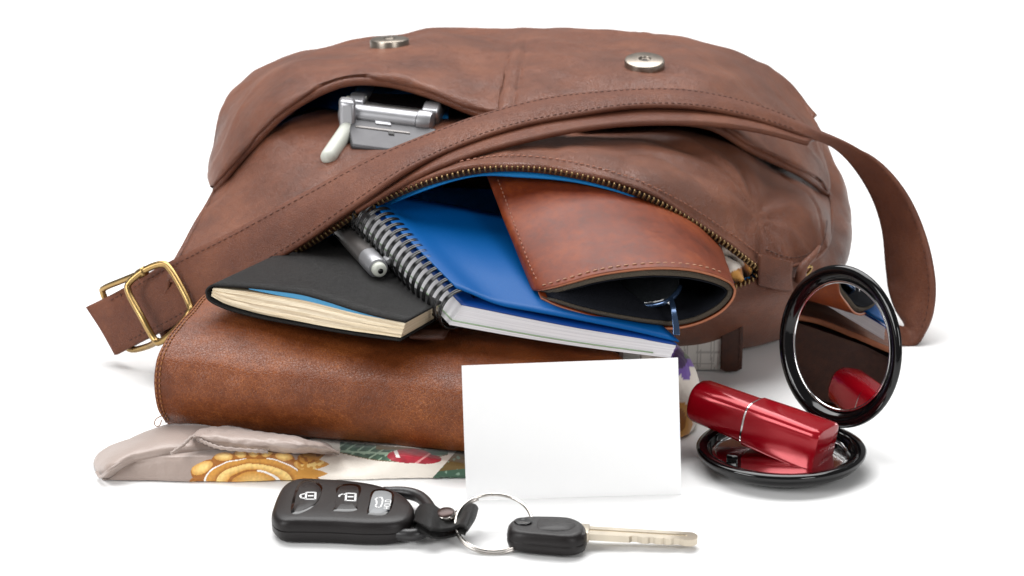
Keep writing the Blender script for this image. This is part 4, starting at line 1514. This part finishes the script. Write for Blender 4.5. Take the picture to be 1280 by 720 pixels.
ZB = 1.09
sock = [[(363, 641), (368, 618), (376, 605), (388, 602), (401, 608), (405, 620), (398, 634), (384, 642), (370, 646)],
        [(415, 640), (419, 614), (428, 608), (446, 608), (452, 614), (450, 638), (444, 643), (420, 643)],
        [(458, 643), (463, 620), (471, 614.5), (486, 615.5), (493, 622), (489, 640), (480, 647), (464, 647)]]
btn = [[(367, 640), (371, 620), (378, 608), (388, 605.5), (399, 611), (402, 620), (395, 633), (383, 640), (372, 643.5)],
       [(418.5, 639), (422, 616), (430, 611), (444, 611), (448.5, 616), (446.5, 637), (441, 640), (423, 640)],
       [(461, 642), (466, 621), (473, 617), (485, 618), (490, 623), (486.5, 639), (478, 645), (466, 645)]]
for i_ in range(3):
    pad('button_socket', sock[i_], .95, 1.07, M['gloss'], body, .96)
    bt = pad('button', btn[i_], .95, ZB, M['grey_btn'] if i_ == 2 else M['black'], None, .96)
    if i_ == 0:
        strokes('padlock_icon', [[(383, 615.5), (394.5, 615.5), (394, 624), (382, 624), (383, 615.5)], [(382.5, 617), (377, 618), (375, 620), (377, 622.5), (382, 623)]], ZB + .02, .035, M['icon'], bt)
        strokes('padlock_icon', [[(386, 619.8), (391, 619.8)]], ZB + .02, .05, M['icon'], bt)
    elif i_ == 1:
        strokes('open_padlock_icon', [[(433, 616.5), (444.5, 617), (444, 626), (432, 625.5), (433, 616.5)], [(432.8, 618.5), (429, 617.5), (425, 618.5), (424, 620.5)]], ZB + .02, .035, M['icon'], bt)
        strokes('open_padlock_icon', [[(435.5, 621), (441, 621)]], ZB + .02, .05, M['icon'], bt)
    else:
        strokes('car_icon', [[(472.5, 622), (477, 621.5), (478.5, 625), (477.5, 630), (475.5, 634), (471.5, 634.5), (469, 632), (471, 630), (470.5, 625.5), (469, 624), (472.5, 622)]], ZB + .02, .03, M['icon'], bt)
        tc_ = bpy.data.curves.new('hold_lettering', 'FONT')
        tc_.body = 'HOLD'; tc_.size = .0036; tc_.align_x = 'CENTER'; tc_.align_y = 'CENTER'; tc_.extrude = .00004
        to = bpy.data.objects.new('hold_lettering', tc_)
        COL.objects.link(to)
        tc_.materials.append(M['icon'])
        tm2 = bpy.data.meshes.new_from_object(to)
        bpy.data.objects.remove(to)
        to = bpy.data.objects.new('hold_lettering', tm2)
        COL.objects.link(to)
        to.parent = bt
        to.location = (atz(484.8, 630.5, ZB + .02) - fb_.base) * S
        to.rotation_euler = (0, 0, math.radians(88))

# leather loop joining remote and ring
kl = Thing('leather_key_loop', 'short black leather loop with snap joining remote to key ring', 'key loop', atz(555, 665, 0))
LG = patch([[atz(519, 638, .4), atz(525, 631, 1.05), atz(539, 629, 1.25), atz(553, 637, .95), atz(569, 638.5, .85), atz(583, 629.5, 1.25), atz(594, 630, 1.25), atz(598, 637, .85), atz(590, 642, .55)],
            [atz(517, 648, .35), atz(522, 640, 1.0), atz(537, 643, 1.2), atz(553, 648, .9), atz(568, 649, .8), atz(582, 643, 1.2), atz(590, 643, 1.2), atz(594, 650, .8), atz(586, 655, .5)],
            [atz(517, 660, .3), atz(518, 651, .9), atz(537, 660, 1.0), atz(550, 662, .8), atz(566, 659, .75), atz(574, 656, 1.0), atz(583, 659, 1.05), atz(585, 664, .7), atz(578, 668, .4)]], 8, 8)
sheet('strap', LG, M['black_leather'], kl, thick=.13)
lower = LG + np.array([0, 0, -.32]); lower[..., 2] = np.maximum(lower[..., 2], .1)
sheet('strap_underside', lower[:, 6:46], M['black_leather'], kl, thick=.1)
sn_p = atz(557, 642, 1.0)
v, f = lathe([(.34, -.2), (.39, .0), (.38, .04), (.33, .07)], sn_p, unit([-.1, -.2, 1]), 28)
snp = mk('snap', v, f, M['steel'], kl, auto=50)
v, f = lathe([(.35, .06), (.32, .09), (.15, .11), (.02, .115)], sn_p, unit([-.1, -.2, 1]), 28)
mk('snap_cap', v, f, plain('dark_snap', srgb(60, 42, 38), .3, .5), kl, parent=snp, auto=50)

# split ring
kr = Thing('split_ring', 'steel split ring linking the leather loop and the car key', 'key ring', atz(619, 691, 0))
rf = atz(617, 690.5, .1); tilt = math.radians(25)
rdir = np.array([0, math.cos(tilt), math.sin(tilt)])
rad = 1.48
rc = rf + rdir * rad
rn = np.cross([1.0, 0, 0], rdir)
A_ = np.linspace(0, 4 * math.pi * .97, 150)
P = np.array([rc + rad * (math.cos(a) * np.array([1.0, 0, 0]) + math.sin(a) * rdir) + rn * (.06 if a > 2 * math.pi else -.06) * min(1, abs(a - 2 * math.pi) / .5) for a in A_ + 2.0])
v, f = tube(P, .072, 10)
mk('coil', v, f, M['steel'], kr)

# car key
ck = Thing('car_key', 'single car key with black plastic head and pale steel blade', 'key', atz(700, 685, 0))
ZK = .95
ok = [(634, 656), (637, 649), (648, 645), (665, 643.5), (700, 644), (718, 646), (730, 652), (733.5, 660), (729, 667), (712, 671), (680, 669), (650, 666), (637, 662)]
Ok = crc(np.array([atz(x, y, ZK) for x, y in ok]), 6)
kc = Ok.mean(0)


def ringk(s_, z):
    q = kc + (Ok - kc) * s_; q = q.copy(); q[:, 2] = z; return q


v, f = loft([ringk(.86, .1), ringk(.97, .16), ringk(1.01, .35), ringk(1.0, .49), ringk(.99, .51), ringk(1.01, .53), ringk(1.0, .66), ringk(.975, .79), ringk(.92, .89), ringk(.85, .945), ringk(.78, .95), ringk(.4, .93), ringk(.02, .93)])
hd = mk('head', v, f, M['black'], ck, auto=50)
v, f = lathe([(.34, -.06), (.36, .03), (.3, .05), (.2, .02), (.02, .015)], atz(654, 652, .95), (0, 0, 1), 28)
mk('ring_hole', v, f, M['gloss'], ck, parent=hd)
rz = [atz(672, 650, .94), atz(690, 648, .94), atz(712, 650, .94), atz(722, 656, .94), atz(712, 663, .94), atz(690, 664, .94), atz(672, 661, .94)]
rzp = crc(np.array(rz), 5); rcz = rzp.mean(0)
q2 = rcz + (rzp - rcz) * .9; q2[:, 2] += .03
q3 = rcz + (rzp - rcz) * .1; q3[:, 2] += .035
v, f = loft([rzp - (0, 0, .05), q2, q3])
mk('grip_inlay', v, f, M['black'], ck, parent=hd, auto=60)
# blade with a milled groove and cuts
tip = atz(872, 674.5, .35); root = atz(728, 666, .5)
bx = unit(tip - root); by = unit(np.array([-bx[1], bx[0], 0])); bz = np.array([0, 0, 1.0])
bl_ = np.linalg.norm(tip - root)
hw, ht = .4, .13
N_ = 44
rings = []
for i in range(N_ + 1):
    t = i / N_
    p = root + bx * bl_ * t
    cut = 0 if t < .42 or t > .93 else .10 * (0, .3, 1, 1, .5, 0, 0, .8, .8, .2, 0, .6)[(i * 3 // 4) % 12]
    w0 = hw * (1 if t < .94 else max(.35, 1 - ((t - .94) / .06) ** 2 * .65))
    wl = -w0 + cut
    g0, g1 = -.02, .12
    gd = .07 if .03 < t < .9 else 0
    rings.append(np.array([p + by * wl - bz * ht, p + by * w0 - bz * ht, p + by * w0 + bz * ht, p + by * g1 + bz * ht, p + by * (g1 - .02) + bz * (ht - gd), p + by * (g0 + .02) + bz * (ht - gd), p + by * g0 + bz * ht, p + by * wl + bz * ht]))
v, f = loft(rings)
mk('blade', v, f, M['keysteel'], ck, smooth=False)
v, f = box(root - bx * .15 - by * .48 - bz * .2, bx * .42, by * .96, bz * .4)
mk('blade_collar', v, f, M['keysteel'], ck, bevel=.04)
